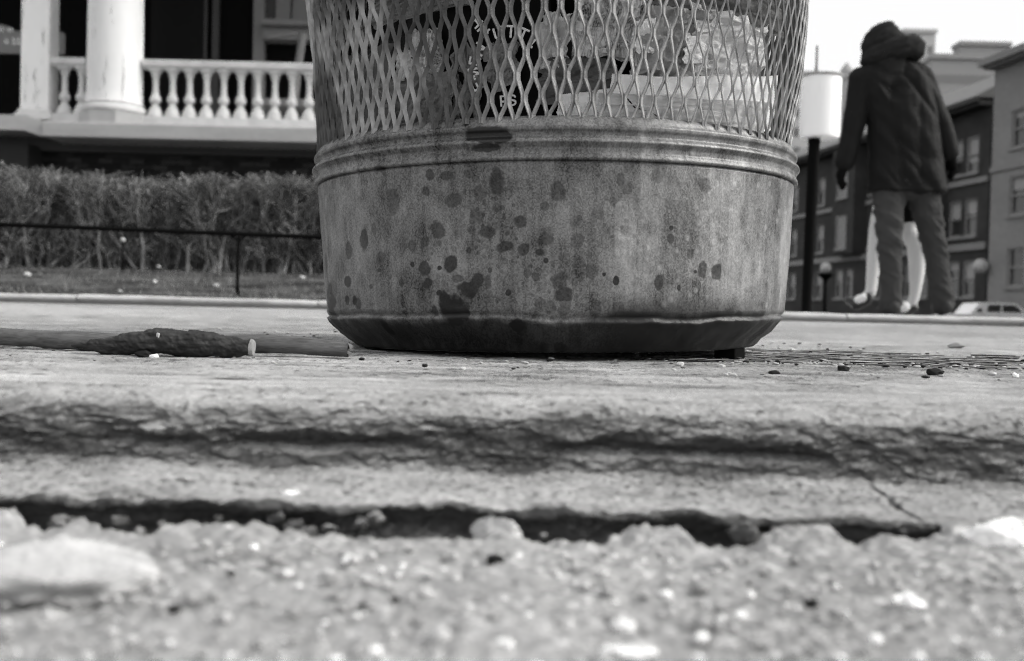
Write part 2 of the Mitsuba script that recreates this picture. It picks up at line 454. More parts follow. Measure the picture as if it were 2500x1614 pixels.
def f_drum(p, n, uv):
    th, z = drum_coords(p)
    s = th * 0.276
    wob = 1.1 * (fbm(s * 110, z * 110, 1.0, 4) - 0.5)
    run = noise(s * 260, z * 16, 0) * 0.6 + noise(s * 620, z * 40, 4) * 0.4
    cloud = fbm(s * 17, z * 22, 9.0, 4)
    grain = noise(s * 900, z * 800, 2)
    v = 0.118 + 0.075 * (run - 0.5) + 0.15 * (cloud - 0.5) + 0.13 * (fbm(s * 75, z * 55, 3.0, 3) - 0.5) + 0.11 * (grain - 0.5)
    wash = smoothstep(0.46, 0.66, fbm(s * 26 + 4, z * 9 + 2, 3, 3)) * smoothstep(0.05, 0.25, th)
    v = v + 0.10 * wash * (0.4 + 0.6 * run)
    a2, b2, r2 = voronoi(s * 48 + 31, z * 48)
    lime = smoothstep(0.16, 0.08, a2 - 0.10 * r2 + 0.06 + 0.1 * (grain - .5)) * smoothstep(0.1, 0.4, th)
    v = v + 0.085 * lime * smoothstep(0.35, 0.7, fbm(s * 20, z * 20, 8.0, 2))
    spot = mi.Float(0)
    for (a, b, rx, ry, dk) in SP:
        d = dr.sqrt(dr.square((s - a * 0.276) / rx) + dr.square((z - b) / ry)) + wob
        spot = dr.maximum(spot, dk * smoothstep(1.22, 0.82, d - 0.08))
    a3, b3, r3 = voronoi(s * 52 + 7, z * 46 + 3)
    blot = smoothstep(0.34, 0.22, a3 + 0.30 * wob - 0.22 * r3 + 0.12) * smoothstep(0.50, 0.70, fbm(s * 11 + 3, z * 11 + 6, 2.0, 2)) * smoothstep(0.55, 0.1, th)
    spot = dr.maximum(spot, 0.55 * blot * (0.4 + 0.6 * r3))
    a, b, r = voronoi(s * 95, z * 95)
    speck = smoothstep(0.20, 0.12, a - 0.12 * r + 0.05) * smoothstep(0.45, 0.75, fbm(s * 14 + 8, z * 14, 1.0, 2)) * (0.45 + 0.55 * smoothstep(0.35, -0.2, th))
    rust_shade = smoothstep(0.0405, 0.031, z - 0.004 * smoothstep(0.05, 0.25, th) * smoothstep(1.1, 0.7, th) + 0.012 * (fbm(s * 16, 3.0, 0, 3) - 0.5) + 0.010 * (fbm(s * 70, z * 60, 0, 3) - 0.5))   # rusty, dirty lower rim, with the shade under the drum painted in
    v = v * (1 - 0.93 * spot) * (1 - 0.55 * speck)
    low_dark = smoothstep(0.062, 0.040, z + 0.010 * (fbm(s * 20, z * 20, 6, 3) - 0.5)) * smoothstep(0.04, 0.28, th) * smoothstep(1.15, 0.75, th)  # darkens softly towards the bottom across the right of the front
    v = v * (1 - (0.80 + 0.3 * (fbm(s * 60, z * 60, 4, 3) - 0.5)) * rust_shade) * (1 - 0.78 * low_dark)
    return grey(dr.clip(v, 0.006, 0.5))


def b_drum(p, n, uv):
    th, z = drum_coords(p)
    s = th * 0.276
    return 0.0006 * fbm(s * 220, z * 160, 2.0, 3) + 0.0020 * fbm(s * 30, z * 30, 7.0, 2)


bumped('drum_mat', {'type': 'principled', 'base_color': proc(f_drum), 'roughness': 0.48, 'specular': 0.5, 'metallic': 0.15}, b_drum, eps=0.0008)

# ------------------------------------------------------------------ the ground
def walk_z(x, y):
    x, y = np.asarray(x, float), np.asarray(y, float)
    return 0.0045 * (y - 1.29)


def nz(x, y, fx, fy, seed, o=3):
    P = np.stack(np.broadcast_arrays(np.asarray(x) * fx, np.asarray(y) * fy, np.zeros(1)), -1)
    return meshkit.fbm(P, o, seed) - 0.5


# road in the foreground (the gutter), coarse road sheet behind it
xs = np.linspace(-0.50, 0.50, 640)
ys = np.linspace(0.15, 0.4735, 230)
X, Y = np.meshgrid(xs, ys, indexing='ij')
edge = 0.004 * nz(xs, 0 * xs, 30, 1, 3, 4)[:, None] * 2
SHg = np.clip((xs + 0.02) / 0.25, 0, 1)[:, None]
Yw = Y + (edge - 0.012 * SHg) * np.clip((Y - 0.40) / 0.07, 0, 1)
Z = -0.0525 + 0.008 * nz(X, Y, 14, 14, 5, 3) + 0.0035 * nz(X, Y, 90, 90, 6, 3) + 0.0035 * nz(X, Y, 300, 300, 8, 2)
dropz = np.clip((Y - 0.4655) / 0.008, 0, 1) ** 1.5
fill = np.clip(0.42 + 0.62 * SHg[:, 0] + 3.0 * nz(xs, 0 * xs, 30, 1, 15, 5), 0, 1)[:, None]
near = np.clip((Y - 0.435) / 0.03, 0, 1)
Yw = Yw + 0.012 * fill * near + 0.007 * nz(X, Y, 70, 70, 16, 4) * near
Z = Z + near * (0.0075 * fill + 0.0045 * nz(X, Y, 75, 75, 17, 4)) + 0.003 * SHg * np.clip((Y - 0.36) / 0.08, 0, 1) - 0.022 * dropz * (1 - fill) * np.clip(0.8 + 2.6 * nz(xs, 0 * xs, 22, 1, 11, 3), 0.05, 1.4)[:, None]
struct('gutter', grid_mesh(np.stack([X, Yw, Z], -1)), 'asphalt_mat', smooth=True)
struct('road', cat([box(-60, -0.498, -40, 0.4735, -0.3, -0.056), box(0.498, 60, -40, 0.4735, -0.3, -0.056), box(-0.4985, 0.4985, -40, 0.152, -0.3, -0.0565)]), 'asphalt_mat')

# the old kerb: a worn profile swept across, broken and undercut
prof = np.array([(0.480, -0.088), (0.4930, -0.068), (0.4970, -0.056), (0.4960, -0.0480), (0.4875, -0.0438), (0.4890, -0.0416), (0.505, -0.0410), (0.525, -0.0405), (0.540, -0.0397), (0.549, -0.0383), (0.5545, -0.0352), (0.5575, -0.0300),
                 (0.5595, -0.0240), (0.5605, -0.0180), (0.5630, -0.0120), (0.5690, -0.0065), (0.580, -0.0028), (0.597, -0.0008), (0.62, 0.0), (0.66, -0.0010), (0.72, -0.0022)])
from scipy.interpolate import PchipInterpolator
tt = np.concatenate([[0], np.cumsum(np.linalg.norm(np.diff(prof, axis=0), axis=1))])
ts = np.concatenate([np.linspace(0, 0.175, 210), np.linspace(0.176, tt[-1], 60)])
py_, pz_ = PchipInterpolator(tt, prof[:, 0])(ts), PchipInterpolator(tt, prof[:, 1])(ts)
xs = np.linspace(-0.62, 0.62, 1000)
S, XX = np.meshgrid(ts, xs)
PY, PZ = np.broadcast_to(py_, S.shape).copy(), np.broadcast_to(pz_, S.shape).copy()
# undercut strength along the kerb: deep at the left, shallow at the right
und = np.clip(0.35 - 2.4 * xs + 3.6 * nz(xs, 0 * xs, 13, 1, 21, 3), 0.0, 1.8)[:, None]
bump = np.exp(-((PZ + 0.0245) / 0.0036) ** 2) * (PY > 0.53)
PY = PY + 0.010 * und * bump
lip = np.exp(-((PZ + 0.018) / 0.005) ** 2) * (PY > 0.53)
PY = PY - 0.003 * lip * und
PY += 0.013 * nz(XX, S, 5, 3, 31, 2) * np.clip((S - 0.01) / 0.03, 0, 1) * np.clip((0.19 - S) / 0.08, 0, 1)
SH = np.clip((xs + 0.02) / 0.25, 0, 1)[:, None]
PY -= 0.013 * SH * np.clip((0.535 - PY) / 0.03, 0, 1)
amp = np.clip((0.21 - S) / 0.08, 0.0, 1.0)
N3 = np.stack([XX * 38, PY * 60, PZ * 110], -1)
d1 = meshkit.fbm(N3, 4, 41) - 0.5
d2 = meshkit.fbm(np.stack([XX * 190, PY * 220, PZ * 260], -1), 3, 43) - 0.5
face = np.exp(-((PZ + 0.021) / 0.013) ** 2) * (PY > 0.54)
str1 = np.abs(meshkit.fbm(np.stack([XX * 11, PY * 30, PZ * 330 + XX * 9], -1), 3, 47) - 0.5) * 2
str2 = meshkit.fbm(np.stack([XX * 110, PY * 90, PZ * 300], -1), 3, 48) - 0.5
PY += (0.0022 * (0.35 - str1) + 0.0034 * str2 + 0.0075 * (meshkit.fbm(np.stack([XX * 70, PY * 90, PZ * 150], -1), 4, 49) - 0.5)) * face
PY += (0.0085 * d1 + 0.0060 * d2) * amp
PZ += (0.0055 * d1 + 0.0030 * d2) * amp + 0.0012 * d1
# chipped outer edge of the lower ledge
chip = np.clip(2.2 * nz(xs, 0 * xs, 26, 1, 51, 4), -0.8, 1.0)[:, None]
low = np.clip((0.515 - PY) / 0.03, 0, 1)
rec = np.clip(0.5 - 1.6 * xs + 5.0 * nz(xs, 0 * xs, 16, 1, 57, 3), -0.9, 1.6)[:, None]
PY += 0.007 * (rec - 0.3) * (1 - .6 * np.clip((xs + 0.02) / 0.25, 0, 1)[:, None]) * np.exp(-((PZ + 0.055) / 0.009) ** 2)
PY += 0.012 * chip * low
PZ -= 0.006 * np.clip(chip, 0, 1) * low
# cracks
for cx, w in ((0.188, 0.0011),):
    line = cx + 0.010 * nz(S, 0 * S, 45, 1, int(cx * 1000) + 300, 3)
    PZ -= 0.002 * np.exp(-((XX - line) / w) ** 2) * np.clip((0.125 - S) / 0.03, 0, 1) * np.clip((S - 0.05) / 0.02, 0, 1)
    PY += 0.004 * np.exp(-((XX - line) / w) ** 2) * np.clip((0.125 - S) / 0.03, 0, 1) * np.clip((S - 0.05) / 0.02, 0, 1)
kerb_m = grid_mesh(np.stack([XX, PY, PZ], -1))
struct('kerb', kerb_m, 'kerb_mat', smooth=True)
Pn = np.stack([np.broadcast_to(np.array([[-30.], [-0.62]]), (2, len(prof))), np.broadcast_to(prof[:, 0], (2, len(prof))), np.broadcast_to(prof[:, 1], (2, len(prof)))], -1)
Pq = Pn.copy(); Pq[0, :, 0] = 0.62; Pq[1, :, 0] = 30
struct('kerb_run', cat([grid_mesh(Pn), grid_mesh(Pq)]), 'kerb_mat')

# the pavement: worn slab, with an open joint 1.05 m ahead and another at the back edge
def pave(x0, x1, nx, yl):
    xs = np.linspace(x0, x1, nx)
    X, Y = np.meshgrid(xs, yl, indexing='ij')
    Z = walk_z(X, Y) + 0.006 * nz(X, Y, 2.2, 2.2, 61, 3) * np.clip((Y - 0.9) / 0.6, 0, 1) + 0.0022 * nz(X, Y, 16, 22, 62, 3) + 0.0012 * nz(X, Y, 90, 120, 63, 2)
    Z += np.interp(Y, [0.70, 1.0], [0.0005, 0.0])
    jl = 1.052 + 0.004 * nz(X, 0 * X, 9, 1, 64, 3) + 0.002 * np.sin(X * 7)
    Z -= 0.006 * np.exp(-((Y - jl) / 0.0035) ** 2) * np.clip(0.7 + 1.6 * nz(X, 0 * X, 6, 1, 65, 2), 0.1, 1.2)
    for a, b, w in ((1.19, 0.05, .004), (1.33, -0.04, .005), (1.115, 0.02, .003)):       # layers split off at the right
        Z -= 0.004 * np.exp(-((Y - a - b * (X - 0.3) - 0.01 * nz(X, Y, 8, 2, int(a * 100), 3)) / w) ** 2) * np.clip((X - 0.1) / 0.2, 0, 1)
    wear = np.clip(nz(X, Y, 7, 16, 67, 3) * 5, 0, 1) * np.clip((X - 0.15) / 0.3, 0, 1) * np.exp(-((Y - 1.22) / 0.16) ** 2)
    Z -= 0.004 * wear
    return grid_mesh(np.stack([X, Y, Z], -1))


yl = np.concatenate([np.linspace(0.70, 1.0, 90), np.linspace(1.0015, 1.45, 260), np.geomspace(1.455, 4.93, 120)])
struct('pavement', pave(-2.6, 2.9, 1500, yl), 'pavement_mat', smooth=True)
yl2 = np.array([0.70, 1.0, 2.0, 4.93])
Xa, Ya = np.meshgrid(np.array([-30., -2.6]), yl2, indexing='ij')
Xb, Yb = np.meshgrid(np.array([2.9, 30.]), yl2, indexing='ij')
struct('pavement_run', cat([grid_mesh(np.stack([Xa, Ya, walk_z(Xa, Ya) - 0.002], -1)), grid_mesh(np.stack([Xb, Yb, walk_z(Xb, Yb) - 0.002], -1))]), 'pavement_mat')

# raised stone edging along the back of the pavement, in lengths
EDGE_KEYS = []
def edging(x0, x1, seed):
    n = max(8, int((x1 - x0) / 0.012))
    xs = np.linspace(x0 + 0.003, x1 - 0.003, n)
    pr = np.array([(4.985, -0.03), (4.985, 0.027), (4.932, 0.031), (4.927, 0.038), (4.928, 0.046), (4.938, 0.053), (4.96, 0.0565), (5.02, 0.058), (5.10, 0.058), (5.15, 0.055), (5.16, 0.0)])
    X, Yp = np.meshgrid(xs, pr[:, 0], indexing='ij')
    Zp = np.broadcast_to(pr[:, 1], X.shape) + 0.010 * nz(X, Yp, 2.5, 2, seed, 3) + 0.005 * nz(X, Yp, 18, 18, seed + 1, 3)
    Yq = Yp + 0.014 * nz(X, Zp * 9, 6, 6, seed + 2, 3)
    return grid_mesh(np.stack([X, Yq, Zp], -1))


pv = [-30, -6, -3.35, -2.02, -0.9, 0.35, 1.55, 2.38, 3.6, 6, 30]
for i in range(len(pv) - 1):
    obj('edging_stone', edging(pv[i], pv[i + 1], 70 + i), 'edging_mat', parent='pavement', smooth=40)


# lawn and the ground beyond
def land_z(X, Y):
    rise = np.clip((1.6 - X) / 1.4, 0, 1); rise = rise * rise * (3 - 2 * rise)
    h = 0.05 + rise * np.interp(Y, [5.1, 6.0, 9.5, 14, 30], [0.0, 0.03, 0.26, 0.36, 0.4])
    h = h + (1 - rise) * np.interp(Y, [5.1, 6.4, 9, 50, 400], [0.005, 0.006, -0.04, -0.42, -0.9])
    return h


xs = np.concatenate([[-400, -120, -40], np.linspace(-14, 14, 330), [40, 120, 400]])
yl = np.concatenate([np.linspace(5.14, 14, 170), [16, 20, 30, 50, 90, 200, 600, 1500]])
X, Y = np.meshgrid(xs, yl, indexing='ij')
Z = land_z(X, Y) + 0.03 * nz(X, Y, 1.6, 1.6, 81, 3) * np.clip((Y - 5.2) / 1.5, 0, 1) * np.clip((2 - X) / 1.5, 0, 1)
struct('ground', grid_mesh(np.stack([X, Y, Z], -1)), 'soil_mat', smooth=True)
X, Y = np.meshgrid(np.linspace(1.15, 3.6, 40), np.linspace(5.155, 30, 120), indexing='ij')
struct('path', grid_mesh(np.stack([X, Y, np.maximum(land_z(X, Y), land_z(X * 0 + 2.6, Y)) + 0.006], -1)), 'edging_mat', smooth=True)

# dead grass and litter on the bank: stuff
gm = []
for i in range(5200):
    y = 5.2 + 5.2 * NR.random() ** 1.3
    x = -0.55 * y + NR.random() * (0.55 * y + 1.0)
    z = float(land_z(np.array(x), np.array(y)))
    h = 0.015 + 0.035 * NR.random()
    a = NR.random() * 6.28
    w = 0.0025
    q = np.array([(x - w * math.cos(a), y - w * math.sin(a), z - 0.01), (x + w * math.cos(a), y + w * math.sin(a), z - 0.01),
                  (x + h * .7 * NR.normal(), y + h * .7 * NR.normal(), z + h)])
    gm.append(q)
gm = np.array(gm).reshape(-1, 3)
obj('dead_grass', trimesh.Trimesh(gm, np.arange(len(gm)).reshape(-1, 3), process=False), 'bud_mat', kind='stuff', label='short dead grass on the bank behind the stone edging', cat='grass')

# ------------------------------------------------------------------ loose stones and grit
# pale and dark gravel bedded in the gutter (countless)
g1, g2, g3, g4 = [], [], [], []
NOKEEP = []
for i in range(1100):
    y = 0.20 + 0.235 * NR.random()
    x = (NR.random() - 0.5) * 1.1 * y
    s = 0.0008 + 0.0016 * NR.random() ** 2.5
    if NR.random() < 0.05:
        s *= 1.9
    m = pebble((x, y, -0.0505 + 0.3 * s), (s * 1.25, s, s * 0.8), 1000 + i, sub=1)
    r = NR.random()
    (g1 if r < 0.10 else g2 if r < 0.45 else g3 if r < 0.97 else g4).append(m)
for px, py, w in ((792, 1519, 20), (120, 1505, 22), (1151, 1483, 30), (1290, 1500, 22), (1626, 1452, 44), (1501, 1470, 20), (1513, 1505, 34), (917, 1588, 44), (1490, 1588, 60), (1577, 1590, 52), (2041, 1430, 26),
                  (2260, 1505, 20), (2377, 1488, 20), (2241, 1600, 40), (2396, 1603, 34), (1947, 1485, 16), (1404, 1422, 14), (1366, 1406, 16), (1065, 1409, 14), (415, 1424, 14), (425, 1446, 14), (664, 1432, 13),
                  (500, 1330, 13), (1695, 1412, 18), (2290, 1296, 16), (820, 1608, 34), (560, 1600, 26), (1890, 1600, 36), (2050, 1604, 30), (1705, 1602, 30), (1240, 1606, 30), (690, 1560, 18), (2330, 1560, 22), (40, 1590, 20)):
    a_ = (py - 750 - .0244 * (px - 1250)) / F
    Yd = 0.100 / a_
    c_ = at(px, py, Yd)
    w_ = w / F * Yd / 2
    g1.append(pebble((c_[0], c_[1], c_[2] - w_ * .1), (w_ * 1.1, w_ * .8, w_ * .5), 7000 + px, sub=2))
obj('white_grit', cat(g1), 'white_stone_mat', smooth=50, kind='stuff', label='white grit scattered over the gutter asphalt in front', cat='grit')
obj('pale_grit', cat(g2), 'light_chip_mat', smooth=50, kind='stuff', label='pale grey grit bedded in the gutter asphalt in front', cat='grit')
obj('grey_grit', cat(g3), 'grey_stone_mat', smooth=50, kind='stuff', label='mid grey grit bedded in the gutter asphalt in front', cat='grit')
obj('dark_grit', cat(g4), 'dark_chip_mat', smooth=50, kind='stuff', label='sparse dark grit in the gutter asphalt in front', cat='grit')


def stone(px, py, Y, w, d, h, mat, label, seed, dz=0.0, name='stone', rot=0.0, cuts=9, lim0=0.5):
    c = at(px, py, Y)
    m = pebble((c[0], c[1], c[2] + dz), (w, d, h), seed, sub=4, rgh=0.3, rot=rot, cuts=cuts, lim0=lim0)
    rough(m, min(w, d, h) * 0.22, 1.4 / min(w, d), 4, seed)
    return obj(name, m, mat, smooth=35, label=label, cat='stone')


stone(120, 1395, 0.375, 0.036, 0.030, 0.0105, 'kerb_top_mat', 'large flat pale stone lying in the gutter at the left edge', 31, cuts=3, lim0=0.75)
stone(2470, 1338, 0.455, 0.026, 0.014, 0.014, 'white_stone_mat', 'white stone block in the kerb hollow at the right edge', 12)
stone(668, 1365, 0.425, 0.0034, 0.003, 0.003, 'pale_stone_mat', 'small pale round pebble by itself below the broken kerb ledge', 13)
stone(715, 1206, 0.50, 0.0052, 0.004, 0.0018, 'white_stone_mat', 'flat white pebble resting on the lower kerb ledge', 14)
stone(1215, 1300, 0.478, 0.014, 0.008, 0.008, 'pale_stone_mat', 'pale broken lump wedged in the gap under the kerb ledge', 15)
stone(1770, 1400, 0.43, 0.0165, 0.008, 0.006, 'pale_stone_mat', 'long pale stone bedded in the gutter below the kerb', 16)
stone(1640, 1345, 0.455, 0.006, 0.005, 0.005, 'grey_stone_mat', 'rounded grey stone at the foot of the kerb beside the long pale stone', 17)
stone(2325, 1290, 0.487, 0.012, 0.010, 0.006, 'kerb_mat', 'worn pale lump on the kerb beside the white stone block', 18)
stone(205, 1330, 0.435, 0.007, 0.005, 0.004, 'grey_stone_mat', 'grey chip just behind the large flat pale stone', 19)
stone(1595, 1462, 0.385, 0.0085, 0.005, 0.0035, 'white_stone_mat', 'elongated white stone in the gutter below the grey rounded stone', 20)
stone(1140, 1455, 0.385, 0.0035, 0.003, 0.0025, 'white_stone_mat', 'white pebble in the middle of the gutter', 21)
stone(2220, 1470, 0.38, 0.0055, 0.005, 0.004, 'white_stone_mat', 'white crooked stone chip in the gutter at right', 22)
stone(1530, 1590, 0.31, 0.0075, 0.005, 0.0025, 'white_stone_mat', 'largest white stone chip at the bottom edge of the gutter', 23)
stone(365, 1566, 0.325, 0.0035, 0.003, 0.0025, 'white_stone_mat', 'white pebble low in the gutter under the large flat stone', 24)
stone(1000, 1545, 0.335, 0.0045, 0.003, 0.002, 'white_stone_mat', 'flat white chip at the bottom left of centre in the gutter', 25)

rb = []
for i in range(26):
    x = -0.34 + 0.66 * NR.random()
    s_ = 0.0014 + 0.0042 * NR.random() ** 2
    sh = min(max((x + .02) / .25, 0), 1)
    rb.append(rough(pebble((x, 0.4795 + 0.006 * NR.normal() - .012 * sh, -0.0545 + 0.006 * NR.random() + .003 * sh), (s_ * 1.7, s_, s_), 8000 + i, sub=3, rgh=.5, cuts=7, lim0=.55), s_ * .15, 500, 3, i))
obj('kerb_rubble', cat(rb), 'kerb_mat', smooth=40, kind='stuff', label='broken crumbs of the kerb lying in the gap under its ledge', cat='rubble')

# chips and crumbs lying on the pavement round the basket
cd, cl = [], []
for i in range(620):
    y = 1.06 + abs(NR.normal()) * 0.10 if i < 260 else 0.86 + 0.9 * NR.random()
    x = (0.12 + 0.5 * NR.random() if i < 260 else -0.55 + 1.15 * NR.random())
    s = 0.0007 + 0.0022 * NR.random() ** 2.2
    m = pebble((x, y, float(walk_z(x, y)) + 0.35 * s), (s * 1.5, s, s * 0.5), 5000 + i, sub=1, rgh=.5)
    (cd if NR.random() < 0.5 else cl).append(m)
obj('dark_crumbs', cat(cd), 'dark_chip_mat', smooth=50, kind='stuff', label='dark crumbs of bark and tar on the pavement round the basket', cat='debris')
obj('pale_crumbs', cat(cl), 'light_chip_mat', smooth=50, kind='stuff', label='pale crumbs of mortar on the pavement round the basket', cat='debris')
for i, (px, py, Y, w, mat, lab) in enumerate([
        (1660, 888, 1.0, .0048, 'light_chip_mat', 'pale rounded pebble in front of the basket at the pavement joint'),
        (1760, 893, .985, .0042, 'light_chip_mat', 'pale pebble right of the rounded pebble at the pavement joint'),
        (1890, 920, .90, .0048, 'dark_chip_mat', 'dark crumb standing on the pavement in front of the joint'),
        (2060, 900, .98, .007, 'dark_chip_mat', 'dark flat flake in the pavement joint right of the basket'),
        (2280, 914, .95, .0085, 'dark_chip_mat', 'largest dark flake on the pavement at right'),
        (2422, 908, .97, .0042, 'white_stone_mat', 'white pebble at the joint near the right edge'),
        (2478, 918, .95, .0045, 'white_stone_mat', 'second white pebble at the joint nearest the right edge'),
        (1130, 928, .865, .0032, 'light_chip_mat', 'small pale cube of mortar in front of the basket'),
        (1036, 914, .89, .0034, 'dark_chip_mat', 'small dark crumb in front of the basket left of the mortar cube'),
        (883, 877, .965, .0035, 'dark_chip_mat', 'dark crumb right of the end of the long stick'),
        (350, 872, .93, .0075, 'dark_chip_mat', 'black flake in front of the bark-covered stick'),
        (375, 874, .92, .0045, 'white_stone_mat', 'white chip beside the black flake by the stick'),
        (1933, 832, 1.40, .006, 'light_chip_mat', 'pale chip on the pavement behind the foot of the basket'),
        (2335, 822, 1.7, .012, 'grey_stone_mat', 'grey flake on the pavement behind the litter at right')]):
    c = at(px, py, Y)
    c[2] = walk_z(c[0], c[1])
    m = pebble((c[0], c[1], c[2] + w * 0.3), (w, w * 0.75, w * 0.5), 300 + i, sub=3, rgh=0.45)
    obj('chip', m, mat, smooth=35, label=lab, cat='chip')

# flattened strips of bark and dry leaf stalks at the right of the basket
st1, st2 = [], []
for i in range(170):
    y = 1.07 + 0.36 * NR.random()
    x = 0.16 + 0.56 * NR.random() + 0.1 * (y - 1.1)
    L = 0.015 + 0.05 * NR.random() ** 2
    a = 0.10 * NR.normal() + 0.06
    w = 0.0022 + 0.0045 * NR.random()
    n = 6
    t = np.linspace(-.5, .5, n)
    z0 = float(walk_z(x, y)) + 0.0005
    lift = 0.0010 * NR.random() * np.sin((t + .5) * 3.14) + 0.0006
    ctr = np.stack([x + t * L * math.cos(a), y + t * L * math.sin(a) + 0.004 * t * t * NR.normal(), z0 + lift], 1)
    ww = w * (0.35 + 0.65 * np.sin((t + .5) * 3.0 + .07))
    up = np.stack([ctr[:, 0], ctr[:, 1] + ww, ctr[:, 2] + 0.0006], 1)
    dn = np.stack([ctr[:, 0], ctr[:, 1] - ww, ctr[:, 2] + 0.0005], 1)
    bt = ctr - [0, 0, 0.0006]
    m = grid_mesh(np.stack([up, dn, bt], 0), True)
    (st1 if NR.random() < 0.93 else st2).append(m)
obj('bark_litter', cat(st1), 'litter_mat', kind='stuff', label='flattened grey bark strips on the pavement right of the basket', cat='litter')
obj('stalk_litter', cat(st2), 'dark_chip_mat', kind='stuff', label='thin dark stalks among the bark strips right of the basket', cat='litter')


# ------------------------------------------------------------------ the two sticks
def f_stick(p, n, uv):
    v = 0.10 + 0.10 * (fbm(p.x * 30, p.y * 300, p.z * 300, 3) - 0.5) + 0.06 * (noise(p.x * 200, p.y * 900, p.z * 900) - 0.5)
    return grey(dr.clip(v, 0.04, 0.45))


def f_bark(p, n, uv):
    v = 0.028 + 0.06 * (fbm(p.x * 60, p.y * 260, p.z * 260, 4) - 0.4)
    return grey(dr.clip(v, 0.012, 0.2))


def b_bark(p, n, uv):
    return 0.003 * fbm(p.x * 90, p.y * 300, p.z * 300, 4)


scene['stick_mat'] = {'type': 'principled', 'base_color': proc(f_stick), 'roughness': 0.6, 'specular': 0.35}
bumped('bark_mat', {'type': 'principled', 'base_color': proc(f_bark), 'roughness': 0.85, 'specular': 0.2}, b_bark)
mat_rgb('cut_wood_mat', 0.22, 0.8)
a0, a1 = at(-260, 822, 1.02), at(852, 848, 0.985)
n = 60
t = np.linspace(0, 1, n)
ln = a0 + (a1 - a0) * t[:, None]
rad = 0.0078 + 0.0012 * (1 - t) + 0.0006 * np.sin(t * 17)
ln[:, 2] = walk_z(ln[:, 0], ln[:, 1]) + rad * 0.98 + 0.0035 * np.sin(t * 5.0 + .6) ** 2
ln[:, 1] += 0.004 * np.sin(t * 6)
sk = thing('stick', 'long smooth pale stick lying on the pavement against the basket', 'stick')
obj('wood', rough(tube(ln, rad, 24), 0.0014, 90, 4, 4), 'stick_mat', sk, smooth=True)
e = ln[-1]
sp = [trimesh.convex.convex_hull(e + np.array([(-.002 + .0035 * NR.random(), a, b), (.0035 + .002 * NR.random(), a + .001, b + .001), (0, a + .0035, b), (0, a, b + .0035), (0, a + .003, b + .003)]))
      for a, b in ((-.006, -.004), (-.003, .001), (.001, -.005), (.0, .002), (-.006, .003), (.002, -.001))]
obj('splintered_end', cat(sp), 'cut_wood_mat', sk, label='pale splintered end')
b0, b1 = at(175, 838, 0.945), at(612, 856, 0.945)
t = np.linspace(0, 1, 240)
ln = b0 + (b1 - b0) * t[:, None]
rad = np.interp(t, [0, .08, .25, .5, .75, .93, 1], [.0015, .0045, .0085, .0118, .0108, .0088, .0078])
ln[:, 2] = walk_z(ln[:, 0], ln[:, 1]) + np.maximum(rad, .007) * 1.0 + 0.002
sk = thing('stick', 'short thick stick in dark rough bark in front of the long pale stick', 'stick')
obj('bark', rough(rough(tube(ln, rad, 60), 0.0042, 55, 4, 9), 0.0016, 260, 3, 10), 'bark_mat', sk, smooth=True)
e = ln[-1]
dirv = (ln[-1] - ln[-9]) / np.linalg.norm(ln[-1] - ln[-9])
obj('cut_end', rough(tube(np.array([e - dirv * .0005, e + dirv * .0012, e + dirv * .0030]), [.0080, .0076, .0064], 18), .0009, 300, 3, 2), 'cut_wood_mat', sk, label='pale sawn end')
k = int(0.5 * 240)
obj('knot', pebble(ln[k] + [0, -.0095, .005], (.0022, .0016, .0030), 77, sub=2), 'light_chip_mat', sk, smooth=True, label='pale broken knot')

# ------------------------------------------------------------------ the basket
bk = thing('trash_basket', 'round steel street trash basket with spotted drum base and wire mesh sides', 'trash can')


def drum_lathe(prof, n=360, dent=0.0):
    m = lathe(prof, n)
    v = np.array(m.vertices)
    th = np.arctan2(v[:, 0], -v[:, 1])
    r = np.hypot(v[:, 0], v[:, 1])
    if dent:
        q = np.stack([np.cos(th) * 1.6 + 5, np.sin(th) * 1.6 + 5, v[:, 2] * 9], 1)
        k = 1 + dent * (meshkit.fbm(q, 3, 5) - 0.5) * 2 / 0.28
        q = np.stack([np.cos(th) * 6 + 9, np.sin(th) * 6 + 9, v[:, 2] * 26], 1)
        k += 0.35 * dent * (meshkit.fbm(q, 3, 8) - 0.5) * 2 / 0.28
        lo = np.clip((0.060 - v[:, 2]) / 0.025, 0, 1) * (r > .2)
        e1 = meshkit.fbm(np.stack([np.cos(th) * 3.2 + 4, np.sin(th) * 3.2 + 4, th * 0 + 2.], 1), 4, 61) - .5
        e2 = meshkit.fbm(np.stack([np.cos(th) * 14 + 4, np.sin(th) * 14 + 4, v[:, 2] * 60], 1), 3, 62) - .5
        k -= lo * (0.030 * np.abs(e1) + 0.012 * e2)
        v[:, 2] += lo * (v[:, 2] > .012) * (0.010 * e1 + 0.004 * e2)
        v[:, 0] *= k
        v[:, 1] *= k
    m.vertices = v
    m.apply_transform(BM)
    return m


zz = np.linspace(0.186, 0.038, 60)
pf = [(0.2765, 0.1885)] + [(float(wall_radius(z)), z) for z in zz] + [(0.2695, 0.0360), (0.2680, 0.0330), (0.2635, 0.0280), (0.2550, 0.0200), (0.2450, 0.0130), (0.2400, 0.0070), (0.2360, 0.0040), (0.230, 0.0030), (0.10, 0.014), (0.002, 0.014)]
obj('drum', drum_lathe(pf[::-1], 420, 0.0022), 'drum_mat', bk, smooth=True)
pf = [(0.2705, 0.226), (0.2745, 0.2295), (0.2785, 0.2265), (0.2815, 0.2215), (0.2838, 0.2185), (0.2835, 0.2160), (0.2810, 0.2130), (0.2803, 0.2100), (0.2822, 0.2078), (0.2856, 0.2058),
      (0.2862, 0.2038), (0.2842, 0.2012), (0.2822, 0.1985), (0.2818, 0.1945), (0.2832, 0.1915), (0.2838, 0.1890), (0.2828, 0.1873), (0.2790, 0.1870)]
